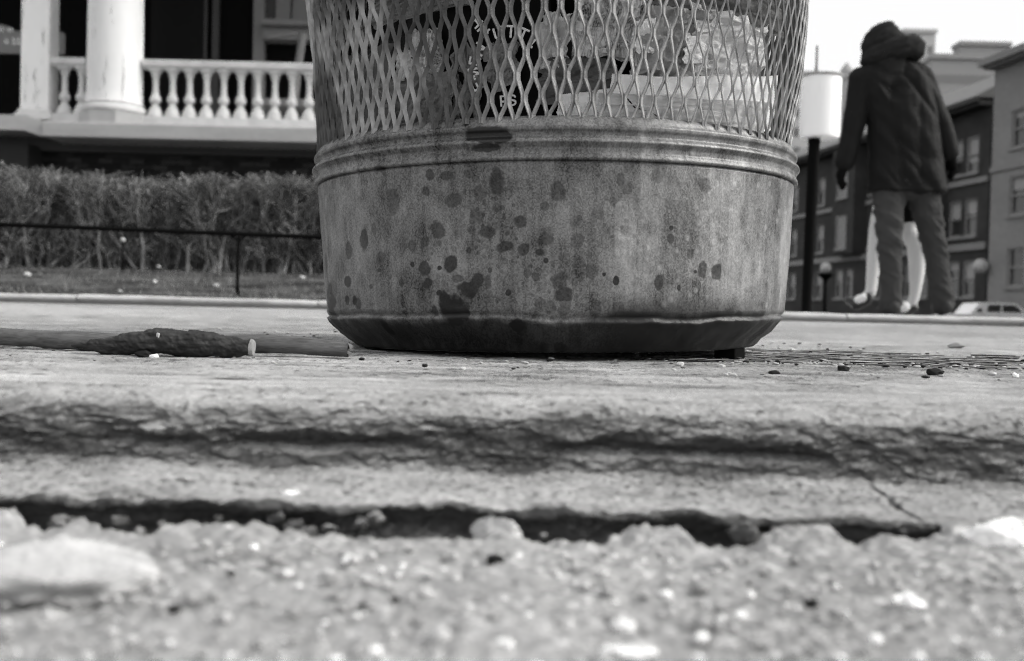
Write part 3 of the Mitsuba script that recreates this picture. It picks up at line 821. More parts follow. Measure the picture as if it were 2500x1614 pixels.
pf = np.array(pf)
ta = np.concatenate([[0], np.cumsum(np.linalg.norm(np.diff(pf, axis=0), axis=1))])
tb = np.linspace(0, ta[-1], 90)
pf = np.stack([PchipInterpolator(ta, pf[:, 0])(tb), PchipInterpolator(ta, pf[:, 1])(tb)], 1)
obj('band', drum_lathe(pf[::-1], 420, 0.0012), 'drum_mat', bk, smooth=True)
ft = box(-.016, .016, -.012, .012, -0.008, .012, bevel=.001)
for a in (1.02, -1.1, 3.14):
    m = ft.copy()
    m.apply_transform(trimesh.transformations.rotation_matrix(a, [0, 0, 1]))
    m.apply_translation([math.sin(a) * .222, -math.cos(a) * .222, 0])
    m.apply_transform(BM)
    obj('foot', m, 'rubber_mat', bk)

# expanded steel mesh: each strand is a flat ribbon set on the slant
NC, RH = 110, 0.0208
rows = int((0.86 - 0.226) / RH)
segs = []
VB, FB = [], []
g = np.random.default_rng(3)
jit_t = g.normal(size=(rows + 2, 2 * NC)) * 0.00060
jit_z = g.normal(size=(rows + 2, 2 * NC)) * 0.0013
jit_r = g.normal(size=(rows + 2, 2 * NC)) * 0.0005
da = 2 * math.pi / (2 * NC)


def node(i, j):
    j %= 2 * NC
    z = 0.2245 + i * RH + jit_z[i, j]
    th = j * da + jit_t[i, j] / .28 + 0.012 * math.sin(i * .35) 
    r = float(wall_radius(z)) + jit_r[i, j] + 0.0065 * (meshkit.noise(np.array([math.sin(th) * 3 + 9, math.cos(th) * 3 + 9, z * 6])) - .5) * 2
    return th, r, z


ALPHA = math.radians(40)
for i in range(rows):
    for j in range(2 * NC):
        if (i + j) % 2:
            continue
        for s in (-1, 1):
            p0, p1 = node(i, j), node(i + 1, j + s)
            th1 = p1[0]
            if th1 - p0[0] > 3:
                th1 -= 2 * math.pi
            if th1 - p0[0] < -3:
                th1 += 2 * math.pi
            ring = []
            for u in (-0.12, 0.16, 0.5, 0.84, 1.12):
                # strands run upright near the joints and cross over in between
                e_ = np.clip((u - 0.13) / 0.74, 0, 1)
                e_ = e_ * 0.75 + 0.25 * e_ * e_ * (3 - 2 * e_)
                off = 0.5 * 0.0023 / p0[1] * s
                th = (p0[0] + off) + (th1 - p0[0] - 2 * off) * e_
                z = p0[2] + (p1[2] - p0[2]) * u
                r = p0[1] + (p1[1] - p0[1]) * u
                er, et = np.array([math.sin(th), -math.cos(th)]), np.array([math.cos(th), math.sin(th)])
                c = er * r
                wv = et * math.cos(ALPHA) - er * math.sin(ALPHA)      # broad way of the ribbon
                nv = et * math.sin(ALPHA) + er * math.cos(ALPHA)
                hw, hn = 0.0022, 0.00075
                for a_, b_ in ((-1, -1), (1, -1), (1, 1), (-1, 1)):
                    q = c + wv * hw * a_ + nv * hn * b_
                    ring.append((q[0], q[1], z))
            segs.append(ring)
P = np.array(segs)                                        # (n, 20, 3)
base = np.arange(len(P))[:, None] * 20
fs = []
for k in range(4):
    for c in range(4):
        a_, b_, c_, d_ = k * 4 + c, k * 4 + (c + 1) % 4, (k + 1) * 4 + (c + 1) % 4, (k + 1) * 4 + c
        fs += [(a_, b_, c_), (a_, c_, d_)]
fs = np.array(fs)
wm = trimesh.Trimesh(P.reshape(-1, 3), (base[:, :, None] + fs[None]).reshape(-1, 3), process=False)
wm.apply_transform(BM)
obj('wire_mesh', wm, 'wire_mat', bk, kind='stuff', label='diamond mesh of expanded steel strands')
rimp = [(0.326, 0.855), (0.322, 0.87), (0.326, 0.885), (0.334, 0.888), (0.340, 0.88), (0.340, 0.862), (0.334, 0.854)]
obj('rim', drum_lathe(rimp[::-1] + [rimp[-1]], 160), 'drum_mat', bk, smooth=True)

# ------------------------------------------------------------------ rubbish in the basket
mat_rgb('black_bag_mat', 0.004, 0.6, 0.06, two=True)
mat_rgb('white_paper_mat', 0.85, 0.7, two=True)
mat_rgb('cream_paper_mat', 0.50, 0.8, two=True)
mat_rgb('grey_paper_mat', 0.10, 0.8, two=True)
mat_rgb('mid_paper_mat', 0.17, 0.8, two=True)
mat_rgb('foil_mat', 0.62, 0.45, 0.4, two=True)
mat_rgb('clear_wrap_mat', 0.28, 0.4, 0.5, two=True)


def b_print(p, n, uv):
    return 0.0


def f_news(p, n, uv):
    line = smoothstep(0.35, 0.5, noise(uv.x * 30, uv.y * 7, 0)) * (dr.abs(dr.fma(uv.x * 34, 1.0, -dr.floor(uv.x * 34)) - 0.5))
    ink = smoothstep(0.48, 0.60, noise(uv.x * 6 + 3, uv.y * 6, 1)) * 0.75
    return grey(dr.clip(0.56 - 0.5 * line - 0.5 * ink * noise(uv.x * 60, uv.y * 60, 2), 0.05, 0.6))


scene['news_mat'] = {'type': 'twosided', 'bsdf': {'type': 'principled', 'base_color': proc(f_news), 'roughness': 0.85, 'specular': 0.2}}


def crumple(th0, th1, z0, z1, gap, amp, freq, seed, n=70, ragged=0.15, curl=0.0, lean=0.0, lean2=0.0):
    """a crumpled sheet standing against the inside of the mesh, from angle th0 to th1"""
    u, v = np.meshgrid(np.linspace(0, 1, n), np.linspace(0, 1, n), indexing='ij')
    q = np.stack([u * freq, v * freq, u * 0 + seed], -1)
    e1 = meshkit.fbm(q, 2, seed)
    e2 = np.abs(meshkit.fbm(q * 1.7 + 5, 3, seed + 1) - 0.5) * 2      # creases
    d = (e1 - 0.5) * 1.2 + e2 * 0.8 - 0.25
    rg = ragged * (meshkit.fbm(np.stack([u * 5, v * 5, u * 0 + 3.], -1), 3, seed + 2) - .5) * 2
    cu = (u - .5) * (1 + rg) + .5
    cv = (v - .5) * (1 + np.roll(rg, 7)) + .5 + lean * (u - .5) + lean2 * u * u
    th = th0 + (th1 - th0) * cu + 0.03 * d
    z = z0 + (z1 - z0) * cv + 0.006 * (e1 - .5)
    r = wall_radius(np.clip(z, .23, .8)) - gap - np.abs(d) * amp - curl * (2 * np.abs(v - .5)) ** 3
    P = np.stack([np.sin(th) * r, -np.cos(th) * r, z], -1)
    m = grid_mesh(P)
    m.apply_transform(BM)
    return m, np.stack([u.ravel(), v.ravel()], 1)


def scrap(name, label, catg, mat, rng, *args, **kw):
    """rng: the photograph's rectangle that it fills (x0, y0, x1, y1)"""
    x0, y0, x1, y1 = rng
    t0, zb, _ = on_drum(x0, (y0 + y1) / 2)
    t1, zt, _ = on_drum(x1, (y0 + y1) / 2)
    zb, zt = on_drum((x0 + x1) / 2, y1)[1], on_drum((x0 + x1) / 2, y0)[1]
    m, uv = crumple(t0, t1, zb, zt, *args, **kw)
    return obj(name, m, mat, smooth=True, label=label, cat=catg, uv=uv)


# big black sack that fills the middle
sack = trimesh.creation.icosphere(subdivisions=5)
v = np.array(sack.vertices)
dd = meshkit.fbm(v * 2.2 + 4, 4, 91)
v = v * (0.82 + 0.28 * dd + 0.10 * np.abs(meshkit.fbm(v * 5, 3, 92) - .5))[:, None]
v *= np.array([0.215, 0.205, 0.24])
v[:, 2] += 0.42
sack.vertices = v
sack.apply_transform(BM)
obj('garbage_sack', sack, 'black_bag_mat', smooth=True, label='bulging black plastic sack in the middle of the basket', cat='trash bag')
sack2 = trimesh.creation.icosphere(subdivisions=4)
v = np.array(sack2.vertices)
v = v * (0.85 + 0.4 * meshkit.fbm(v * 2.5 + 9, 4, 95))[:, None] * np.array([.19, .10, .07]) + [0.0, -0.135, 0.27]
sack2.vertices = v
sack2.apply_transform(BM)
obj('garbage_sack', sack2, 'black_bag_mat', smooth=True, label='small black plastic sack low behind the mesh under the big sack', cat='trash bag')

scrap('carton_sheet', 'curved white carton sheet with a straight top edge behind the mesh at right', 'carton', 'white_paper_mat', (1505, 188, 1915, 330), .010, .004, 2.0, 101, ragged=0.0, lean2=0.42)
scrap('paper_plate', 'white paper piece with a slanted top left of the white carton sheet', 'paper', 'white_paper_mat', (1360, 215, 1560, 320), .014, .005, 1.5, 102, ragged=0.08, lean=0.22)
scrap('paper_bag', 'smooth grey paper bag above the slanted white paper', 'paper bag', 'grey_paper_mat', (1310, 130, 1530, 245), .016, .012, 2.2, 103, ragged=0.2)
scrap('newspaper', 'crumpled pale newspaper at the top behind the middle of the mesh', 'newspaper', 'news_mat', (1400, -60, 1600, 135), .016, .020, 3.0, 104, ragged=0.2)
scrap('plastic_wrap', 'shiny crumpled wrap above the white carton sheet', 'wrapper', 'clear_wrap_mat', (1580, 10, 1760, 200), .012, .026, 2.4, 105, ragged=0.15)
scrap('foil_sheet', 'bright crumpled foil near the right side of the mesh', 'foil', 'foil_mat', (1710, 20, 1900, 195), .012, .026, 2.4, 106, ragged=0.15)
scrap('cardboard_flap', 'dull cardboard flap at the top right inside the basket', 'cardboard', 'grey_paper_mat', (1620, -120, 1960, 30), .014, .014, 2.5, 107, ragged=0.1)
scrap('paper_napkin', 'crumpled grey napkin behind the mesh at lower left', 'napkin', 'mid_paper_mat', (900, 170, 1100, 330), .012, .018, 3.2, 108, ragged=0.25)
scrap('leaf_bag', 'dark creased paper bag in the left side of the basket', 'paper bag', 'grey_paper_mat', (770, 120, 930, 350), .012, .012, 3.0, 109, ragged=0.15)
scrap('paper_strip', 'pale folded paper strip at the top left inside the basket', 'paper', 'mid_paper_mat', (880, -60, 1130, 28), .014, .012, 2.4, 110, ragged=0.2, lean=.15)
scrap('torn_wrapper', 'torn grey wrapper in the middle of the printed ring', 'wrapper', 'mid_paper_mat', (1180, 95, 1265, 205), .013, .010, 2.6, 111, ragged=0.3)
scrap('crushed_cup', 'crushed pale cup between the ring print and the grey bag', 'cup', 'cream_paper_mat', (1315, 20, 1400, 165), .016, .020, 3.0, 112, ragged=0.25)
scrap('paper_scrap', 'grey crumpled scrap left of the printed ring', 'paper', 'mid_paper_mat', (1085, 110, 1160, 290), .016, .016, 3.0, 113, ragged=0.3)

scrap('paper_sheet', 'creamy sheet standing low in front of the white carton sheet', 'paper', 'cream_paper_mat', (1470, 236, 1890, 330), .007, .004, 2.0, 115, ragged=0.03, lean2=0.30)
scrap('cigarette_pack', 'small pale crushed packet at the top right of the basket', 'packet', 'white_paper_mat', (1690, 75, 1745, 150), .009, .008, 2.0, 116, ragged=0.1)
scrap('paper_scrap', 'bright torn scrap beside the shiny wrap', 'paper', 'white_paper_mat', (1560, 40, 1610, 120), .012, .014, 2.4, 117, ragged=0.3)
scrap('candy_wrapper', 'small bright wrapper caught low in the left of the mesh', 'wrapper', 'cream_paper_mat', (950, 120, 985, 190), .010, .010, 2.4, 118, ragged=0.3)
scrap('newspaper_strip', 'printed strip between the dark bag and the napkin', 'newspaper', 'news_mat', (985, 60, 1060, 180), .014, .014, 2.4, 119, ragged=0.3)

# black printed sheet with a ring of pale letters
psk = thing('printed_sheet', 'black plastic sheet printed with a ring of pale letters', 'plastic sheet')
t0, zc, _ = on_drum(1232, 158)
m, uv = crumple(on_drum(1060, 150)[0], on_drum(1345, 150)[0], on_drum(1200, 300)[1], on_drum(1200, -30)[1], .022, .004, 1.5, 114, ragged=0.05)
obj('sheet', m, 'black_bag_mat', psk, smooth=True)


def letter_on_wall(txt, h, th, z, ang, gap=.018):
    lm = meshkit.text_mesh(txt, h, depth=0.0006, bold=True)
    v = np.array(lm.vertices)
    v[:, 0] -= (v[:, 0].min() + v[:, 0].max()) / 2
    ca, sa = math.cos(ang), math.sin(ang)
    x, y = v[:, 0] * ca - v[:, 1] * sa, v[:, 0] * sa + v[:, 1] * ca
    thv = th + x / .262
    r = wall_radius(z + y) - gap + v[:, 2]
    lm.vertices = np.stack([np.sin(thv) * r, -np.cos(thv) * r, z + y], 1)
    lm.apply_transform(BM)
    return lm


RING = 'EMENTUTTI'
rr = 0.0290
for i, ch in enumerate(RING):
    a = math.radians(205 - i * 20)
    obj('letter', letter_on_wall(ch, 0.0112, t0 + rr * math.cos(a) / .262, zc + rr * math.sin(a), a - math.pi / 2), 'letter_mat', psk)
tx, tz, _ = on_drum(1147, 62)
obj('letter', letter_on_wall('HN', 0.010, tx, tz, -0.9), 'letter_mat', psk)
tx, tz, _ = on_drum(1232, 250)
obj('letter', letter_on_wall('RS', 0.010, tx, tz, 0.05), 'letter_mat', psk)
# a bent dark wire over the white paper
wp = [on_drum(x, y) for x, y in ((1530, 228), (1556, 258), (1600, 272), (1620, 285), (1612, 300))]
wpts = []
for th, z, _ in wp:
    r = float(wall_radius(z)) - .008
    wpts.append((BM @ np.array([math.sin(th) * r, -math.cos(th) * r, z, 1]))[:3])
obj('bent_wire', tube(np.array(wpts), .0008, 6), 'iron_mat', smooth=True, label='thin dark bent wire lying across the white paper', cat='wire')

# ------------------------------------------------------------------ garden rail along the bank
rl = thing('garden_rail', 'low black iron rail on thin posts in front of the hedge', 'fence')
p0, p1 = at(-420, 531, 5.38), at(1150, 594, 5.95)
obj('rail', tube(np.linspace(p0, p1, 12), .013, 10), 'iron_mat', rl, smooth=True)
for px, base in ((582, 722), (-330, 715)):
    ks_ = np.linspace(0, 1, 4001)
    L_ = p0 + (p1 - p0) * ks_[:, None] - EYE
    q = p0 + (p1 - p0) * ks_[np.argmin(np.abs((L_ @ _r) / (L_ @ _f) - (px - 1250) / F))]
    zb = float(land_z(np.array(q[0]), np.array(q[1])))
    obj('post', cat([tube(np.array([[q[0], q[1], zb - .05], [q[0], q[1], q[2]]]), .0085, 10), tube(np.array([[q[0], q[1], zb - .02], [q[0], q[1], zb + .02], [q[0], q[1], zb + .06]]), [.022, .016, .009], 10),
                         tube(np.array([[q[0] - .06, q[1], q[2]], [q[0], q[1], q[2] - .035], [q[0] + .06, q[1], q[2]]]), .006, 8)]), 'iron_mat', rl, smooth=30)
q = at(300, 586, 8.9)
zb = float(land_z(np.array(q[0]), np.array(q[1])))
sk = thing('garden_stake', 'thin dark stake with a pale tip standing among the shrubs', 'stake')
obj('stake', tube(np.array([[q[0], q[1], zb - .05], [q[0], q[1], q[2]]]), .009, 8), 'iron_mat', sk)
obj('tip', trimesh.creation.icosphere(2, .02).apply_translation(q), 'light_chip_mat', sk, smooth=True)

# ------------------------------------------------------------------ the clipped shrubs of the hedge
def shrub(px, ptop, pw, Y, label, seed, dens=1.0):
    g = np.random.default_rng(seed)
    top = at(px, ptop, Y)
    cx = top[0]
    zb = float(land_z(np.array(cx), np.array(Y))) - .02
    H = top[2] - zb
    W = 1.14 * pw / F * Y / 2
    tw, lf = [], []
    nmain = int(46 * dens)
    tips = []
    for i in range(nmain):
        a = g.random() * 6.28
        s = (cx + .45 * g.normal() * W, Y + .12 * g.normal(), zb)
        ex = cx + W * (0.98 * math.sqrt(g.random())) * math.cos(a)
        ey = Y + .34 * math.sqrt(g.random()) * math.sin(a)
        ez = zb + H * (0.86 + .16 * g.random()) * (1 - .10 * abs((ex - cx) / W) ** 3)
        t = np.linspace(0, 1, 6)
        c = np.array(s)[None] * (1 - t[:, None]) + np.array([ex, ey, ez])[None] * t[:, None]
        c[:, 2] = zb + (ez - zb) * t ** (0.8 + .3 * g.random())
        c[:, :2] += .035 * g.normal(size=(6, 2)) * np.sin(t * 3.1)[:, None]
        tw.append(tube(c, np.linspace(.011 + .008 * g.random(), .0035, 6), 5, caps=False))
        tips.append(c)
    for i in range(int(1000 * dens)):
        c = tips[g.integers(len(tips))]
        k = 0.06 + .9 * g.random()
        j = min(int(k * 5), 4)
        s = c[j] + (c[j + 1] - c[j]) * (k * 5 - j)
        L = .10 + .22 * g.random()
        d = np.array([g.normal() * .8, g.normal() * .7, .25 + .9 * g.random()])
        d /= np.linalg.norm(d)
        e = s + d * L
        e[2] = min(e[2], zb + H * (1.0 + .02 * g.random()))
        e[0] = np.clip(e[0], cx - W * 1.08, cx + W * 1.08)
        mid = (s + e) / 2 + g.normal(size=3) * .018
        tw.append(tube(np.array([s, mid, e]), [.0055, .004, .0025], 4, caps=False))
        for _ in range(2):
            q = s + (e - s) * (.3 + .75 * g.random()) + g.normal(size=3) * .014
            sz = .007 + .011 * g.random()
            A = g.normal(size=3); A /= np.linalg.norm(A)
            B = np.cross(A, g.normal(size=3)); B /= np.linalg.norm(B)
            lf.append(np.array([q - A * sz, q + B * sz * .5, q + A * sz, q - B * sz * .5]))
    k = thing('shrub', label, 'shrub', None)
    obj('branches', cat(tw), 'twig_mat', k, smooth=True)
    lf = np.array(lf).reshape(-1, 3)
    b = np.arange(len(lf) // 4)[:, None] * 4
    obj('foliage', trimesh.Trimesh(lf, np.vstack([b + [0, 1, 2], b + [0, 2, 3]]), process=False), 'bud_mat', k)


shrub(75, 414, 250, 9.5, 'tallest clipped shrub at the left end of the hedge', 201, 1.25)
shrub(275, 428, 210, 9.4, 'dense clipped shrub second from the left in the hedge', 202)
shrub(425, 446, 130, 9.6, 'low sparse shrub filling the dip in the hedge', 203, .8)
shrub(530, 434, 160, 9.4, 'twiggy clipped shrub above the rail post', 204)
shrub(690, 430, 190, 9.4, 'square-topped shrub beside the trash basket', 205, 1.1)
shrub(880, 432, 190, 9.4, 'clipped shrub hidden behind the trash basket', 206, .8)
shrub(-170, 420, 230, 9.5, 'clipped shrub just outside the left edge of the hedge', 207, .8)
# white litter caught under the hedge
for i, (px, py, Y, w, lab) in enumerate([(66, 678, 7.6, .028, 'white crumpled paper under the left end of the hedge'), (293, 711, 5.9, .014, 'small white scrap on the bank left of the rail post'),
                                         (378, 688, 6.4, .014, 'white scrap on the bank under the hedge dip'), (387, 650, 8.8, .018, 'white scrap in the dark under the hedge'),
                                         (738, 678, 6.6, .017, 'white scrap on the bank beside the basket'), (527, 697, 6.2, .02, 'pale leaf on the bank just left of the rail post')]):
    c = at(px, py, Y)
    c[2] = max(c[2], float(land_z(np.array(c[0]), np.array(c[1]))) + w * .4)
    obj('paper_litter', pebble(c, (w, w * .8, w * .7), 640 + i, sub=2, rgh=.7), 'light_chip_mat', label=lab, cat='litter')

# ------------------------------------------------------------------ the house with the porch (14.4 m away)
HY = 14.4
hs = thing('porch_house', 'house with a white balustraded porch above a dark brick base', 'house')


def wx(px, Y=HY):
    return at(px, 400, Y)[0]


def wz(px, py, Y=HY):
    return at(px, py, Y)[2]


LY = HY - .46
z_ledge_b, z_ledge_t = wz(430, 341, LY), wz(430, 303, LY)
z_rail_b, z_rail_t = wz(500, 171), wz(500, 150)
z_bal_b = wz(500, 288)
xL, xR = wx(95, LY), wx(1500)
# brick base under the porch, built brick by brick where it shows
base = obj('brick_base', box(-12, xR, HY + .34, HY + 6, -.3, z_ledge_b + .0), 'mortar_mat', hs)
bl, bh = .205, .064
nb = 0
z = z_ledge_b - .012 - bh
row = 0
bricks = [ply(box(0, bl, 0, .05, 0, bh, bevel=.004), f'brick_mat_{k}') for k in range(4)]
while row < 9:
    x = wx(-60) + (bl / 2 if row % 2 else 0)
    while x < wx(800):
        m = T().translate([x, HY + .34 - .012 + .004 * NR.random(), z])
        obj('brick', {**bricks[NR.integers(4)], 'to_world': m}, None, base)
        x += bl + .012
    z -= bh + .012
    row += 1
pier = box(-12, wx(78), HY - .12, HY + .335, .0, wz(40, 352), bevel=.01)
obj('brick_pier', pier, 'brick_mat_2', hs)
# ledge
xlc = wx(100, LY)
obj('ledge', box(xlc, xR, LY, HY + 2.2, z_ledge_b, z_ledge_t, bevel=.015), 'limestone_mat', hs)
zl_b, zl_t = wz(20, 316, LY), wz(20, 279, LY)
poly = np.array([(wx(-900), zl_b), (wx(55, LY), zl_b), (xlc - .004, z_ledge_b + .004), (xlc - .004, z_ledge_t - .004), (wx(62, LY), zl_t), (wx(-900), zl_t)])
from shapely.geometry import Polygon
m = trimesh.creation.extrude_polygon(Polygon(poly), 2.62, engine='earcut')
m.apply_transform(np.array([[1, 0, 0, 0], [0, 0, -1, HY + 2.18], [0, 1, 0, 0], [0, 0, 0, 1.]]))
obj('step_ledge', m, 'limestone_mat', hs)
# balustrade: base rail, top rail, balusters
bal = thing('balustrade', 'white balustrade of turned balusters on the porch of the house', 'railing')
for x0, x1 in ((wx(345), xR), (wx(116), wx(208))):
    obj('base_rail', box(x0, x1, HY - .06, HY + .16, z_ledge_t + .003, z_bal_b, bevel=.01), 'white_paint_mat', bal)
    obj('top_rail', cat([box(x0, x1, HY - .06, HY + .14, z_rail_b + .02, z_rail_t, bevel=.012), box(x0, x1, HY - .025, HY + .105, z_rail_b, z_rail_b + .0195)]), 'white_paint_mat', bal)
Hb = z_rail_b - z_bal_b
bp = np.array([(.105, 0), (.105, .03), (.100, .06), (.088, .12), (.062, .20), (.042, .25), (.037, .27), (.054, .30), (.072, .335), (.076, .37), (.068, .41), (.050, .46), (.041, .52), (.038, .62), (.038, .78),
               (.046, .84), (.060, .875), (.052, .90), (.070, .94), (.092, .97), (.092, 1.0)])
bp = bp * [1, Hb]
bm = ply(lathe(np.vstack([[(.001, 0)], bp, [(.001, Hb)]]), 24), 'white_paint_mat', smooth=40)
px = 374.5
pxs = []
while px < 1150:
    pxs.append(px)
    px += 41.7
for px in pxs + [152, 193]:
    obj('baluster', {**bm, 'to_world': T().translate([wx(px), HY + .045, z_bal_b])}, None, bal)
# round column and square pier
col = thing('porch_column', 'thick round white column with peeling paint on the porch', 'column')
ccx, ccy = wx(276), HY + .02
z0 = z_ledge_t
zc1 = wz(276, 262)
pf = [(.30, z0), (.42, z0), (.42, z0 + .0)]
rb = 130 / F * HY / 2
shaft = [(rb * 1.08, zc1 + .03), (rb * 1.03, zc1 + .07), (rb * 1.0, zc1 + .2)] + [(rb * (1.0 - .10 * t ** 1.6), zc1 + .2 + t * 3.3) for t in np.linspace(.05, 1, 16)]
obj('shaft', lathe([(.01, zc1 + .03)] + shaft, 72, (ccx, ccy)), 'peeling_paint_mat', col, smooth=40)
tor = [(rb * .98, zc1 + .035), (rb * 1.06, zc1 + .028), (rb * 1.03, zc1 + .005), (rb * 1.10, zc1 - .004), (rb * 1.17, zc1 - .03), (rb * 1.19, zc1 - .06), (rb * 1.16, zc1 - .09), (rb * 1.05, zc1 - .105), (.01, zc1 - .105)]
obj('base', lathe(tor[::-1], 72, (ccx, ccy)), 'white_paint_mat', col, smooth=40)
oc = rb * 1.24
obj('plinth', trimesh.creation.cylinder(radius=oc, height=zc1 - .104 - z0, sections=8, transform=trimesh.transformations.translation_matrix([ccx, ccy, (zc1 - .104 + z0) / 2]) @ trimesh.transformations.rotation_matrix(math.pi / 8, [0, 0, 1])), 'limestone_mat', col)
obj('capital', cat([lathe([(.01, zc1 + 3.5), (rb * .92, zc1 + 3.5), (rb * 1.15, zc1 + 3.62), (rb * 1.15, zc1 + 3.66), (.01, zc1 + 3.66)], 48, (ccx, ccy)), box(ccx - rb * 1.25, ccx + rb * 1.25, ccy - rb * 1.25, ccy + rb * 1.25, zc1 + 3.66, zc1 + 3.76)]), 'white_paint_mat', col)
pil = thing('porch_pier', 'square white pier left of the round porch column', 'column')
pw0, pw1 = wx(53), wx(120)
zpb = wz(85, 268)
obj('shaft', box(pw0, pw1, HY - .08, HY + .26, zpb, zc1 + 3.66, bevel=.012), 'peeling_paint_mat', pil)
obj('base', cat([box(pw0 - .03, pw1 + .03, HY - .10, HY + .29, zpb - .055, zpb - .001, bevel=.012), box(pw0 - .06, pw1 + .05, HY - .115, HY + .31, zl_t, zpb - .057, bevel=.012)]), 'white_paint_mat', pil)
# porch roof, rear wall, floor
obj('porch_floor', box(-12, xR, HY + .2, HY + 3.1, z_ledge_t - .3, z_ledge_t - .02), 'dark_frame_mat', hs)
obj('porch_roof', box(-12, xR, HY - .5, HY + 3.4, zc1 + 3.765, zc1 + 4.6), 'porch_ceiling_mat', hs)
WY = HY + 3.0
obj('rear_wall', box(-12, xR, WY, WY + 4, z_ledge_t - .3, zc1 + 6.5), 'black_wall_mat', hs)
obj('roof', box(-12.3, xR + .3, HY + 3.4, WY + 4.3, zc1 + 6.5, zc1 + 6.9), 'roof_tile_mat', hs)
# door posts and window joinery that show between the columns
ex = lambda px: at(px, 200, WY - .05)[0]
ez = lambda px, py: at(px, py, WY - .05)[2]
dw = obj('door_frame', cat([box(ex(518), ex(533), WY - .10, WY - .002, z_ledge_t, zc1 + 3.4), box(ex(496), ex(503), WY - .06, WY - .002, z_ledge_t, zc1 + 3.4)]), 'dark_frame_mat', hs)
obj('door_glass', box(ex(365), ex(495), WY - .03, WY - .001, z_ledge_t + .1, zc1 + 3.3), 'dark_glass_mat', hs)
wd = obj('window', box(ex(620), ex(646), WY - .16, WY - .002, z_ledge_t, zc1 + 3.4), 'grey_trim_mat', hs, label='grey framed window beside the basket')
obj('sill', box(ex(646), ex(900), WY - .45, WY - .003, ez(700, 76), ez(700, 62), bevel=.01), 'grey_trim_mat', wd)
obj('panel', box(ex(648), ex(668), WY - .08, WY - .003, ez(700, 60), zc1 + 3.4), 'dark_frame_mat', wd)
obj('shutter', box(ex(672), ex(708), WY - .12, WY - .003, ez(700, 58), zc1 + 3.4), 'grey_trim_mat', wd)
obj('shutter', box(ex(713), ex(760), WY - .12, WY - .003, ez(700, 58), zc1 + 3.4), 'grey_trim_mat', wd)
obj('apron', box(ex(648), ex(900), WY - .30, WY - .003, ez(700, 106), ez(700, 78)), 'grey_trim_mat', wd)
# porch chair beside the window
ch = thing('porch_chair', 'dark chair with slanting arms on the porch beside the window', 'chair')
qy = WY - 1.0
cxx = lambda px: at(px, 200, qy)[0]
czz = lambda px, py: at(px, py, qy)[2]
obj('arm', tube(np.array([[cxx(655), qy, czz(660, 92)], [cxx(720), qy, czz(720, 80)]]), .035, 8), 'grey_trim_mat', ch)
obj('backrest', cat([tube(np.array([[cxx(735), qy + .1, czz(735, 78)], [cxx(722), qy + .1, czz(720, 170)], [cxx(715), qy + .1, czz(715, 270)]]), .06, 8)]), 'grey_trim_mat', ch)
obj('seat', box(cxx(650), cxx(760), qy - .25, qy + .3, czz(700, 268), czz(700, 248), bevel=.02), 'grey_trim_mat', ch)
for px in (655, 752):
    obj('leg', box(cxx(px) - .03, cxx(px) + .03, qy - .03, qy + .03, z_ledge_t - .02, czz(700, 267)), 'grey_trim_mat', ch)
# the name board behind the pier
sb = thing('name_board', 'grey board with rounded corners and pale letters behind the square pier', 'sign')
SY = HY + .9
sx0, sx1 = at(-240, 100, SY)[0], at(155, 100, SY)[0]
sz0, sz1 = at(60, 131, SY)[2], at(60, 76, SY)[2]
bd = Polygon([(sx0, sz0), (sx1, sz0), (sx1, sz1), (sx0, sz1)]).buffer(-.04).buffer(.04)
m = trimesh.creation.extrude_polygon(bd, .05, engine='earcut')
TM = np.array([[1, 0, 0, 0], [0, 0, -1, SY + .05], [0, 1, 0, 0], [0, 0, 0, 1.]])
m.apply_transform(TM)
obj('board', m, 'sign_mat', sb)
hump = Polygon([(at(-60 + 95 * math.cos(a), 0, SY)[0], sz1 + .005 + .11 * math.sin(a)) for a in np.linspace(0, math.pi, 24)])
m = trimesh.creation.extrude_polygon(hump, .05, engine='earcut')
m.apply_transform(TM)
obj('crest', m, 'sign_mat', sb)
for txt, px, py, h in (('4', 9, 108, .085), ('1', 27, 108, .085), ('1', 38, 108, .085), ('m', 18, 78, .07), ('m', -4, 78, .07)):
    lm = meshkit.text_mesh(txt, h, depth=.01, bold=True)
    lm.apply_transform(np.array([[1, 0, 0, at(px, py, SY)[0]], [0, 0, -1, SY - .001], [0, 1, 0, at(px, py, SY)[2]], [0, 0, 0, 1.]]))
    obj('letter', lm, 'letter_mat', sb)
for px in (-200, 120):
    x_ = at(px, 100, SY)[0]
    obj('hanger', box(x_ - .02, x_ + .02, SY + .01, SY + .04, sz1, zc1 + 3.765), 'dark_frame_mat', sb)

# ------------------------------------------------------------------ right: dark bollard post
ps = thing('lantern_post', 'short black iron post carrying a white lantern with a thin finial', 'lamp post')
b, t_ = at(1968, 752, 5.45), at(1988, 340, 5.45)
b[2] = .0
t_[1] = b[1]
obj('shaft', tube(np.array([b, b + (t_ - b) * .15, b + (t_ - b) * .975]), [.024, .026, .029], 20), 'iron_mat', ps, smooth=40)
obj('cap', tube(np.array([b + (t_ - b) * .976, t_]), [.031, .031], 20), 'iron_mat', ps, smooth=40)
lx, lzb, lzt = at(2002, 260, 5.45)[0], at(2002, 338, 5.45)[2], at(2002, 190, 5.45)[2]
obj('lantern', lathe([(.01, lzb), (.094, lzb), (.100, lzb + .012), (.104, lzt - .012), (.100, lzt), (.01, lzt)], 40, (lx, 5.45)), 'lantern_mat', ps, smooth=35)
obj('lid', lathe([(.01, lzt + .002), (.112, lzt + .002), (.110, lzt + .010), (.03, lzt + .016), (.01, lzt + .016)], 40, (lx, 5.45)), 'tower_grey_mat', ps, smooth=35)
fx = at(1993, 180, 5.45)[0]
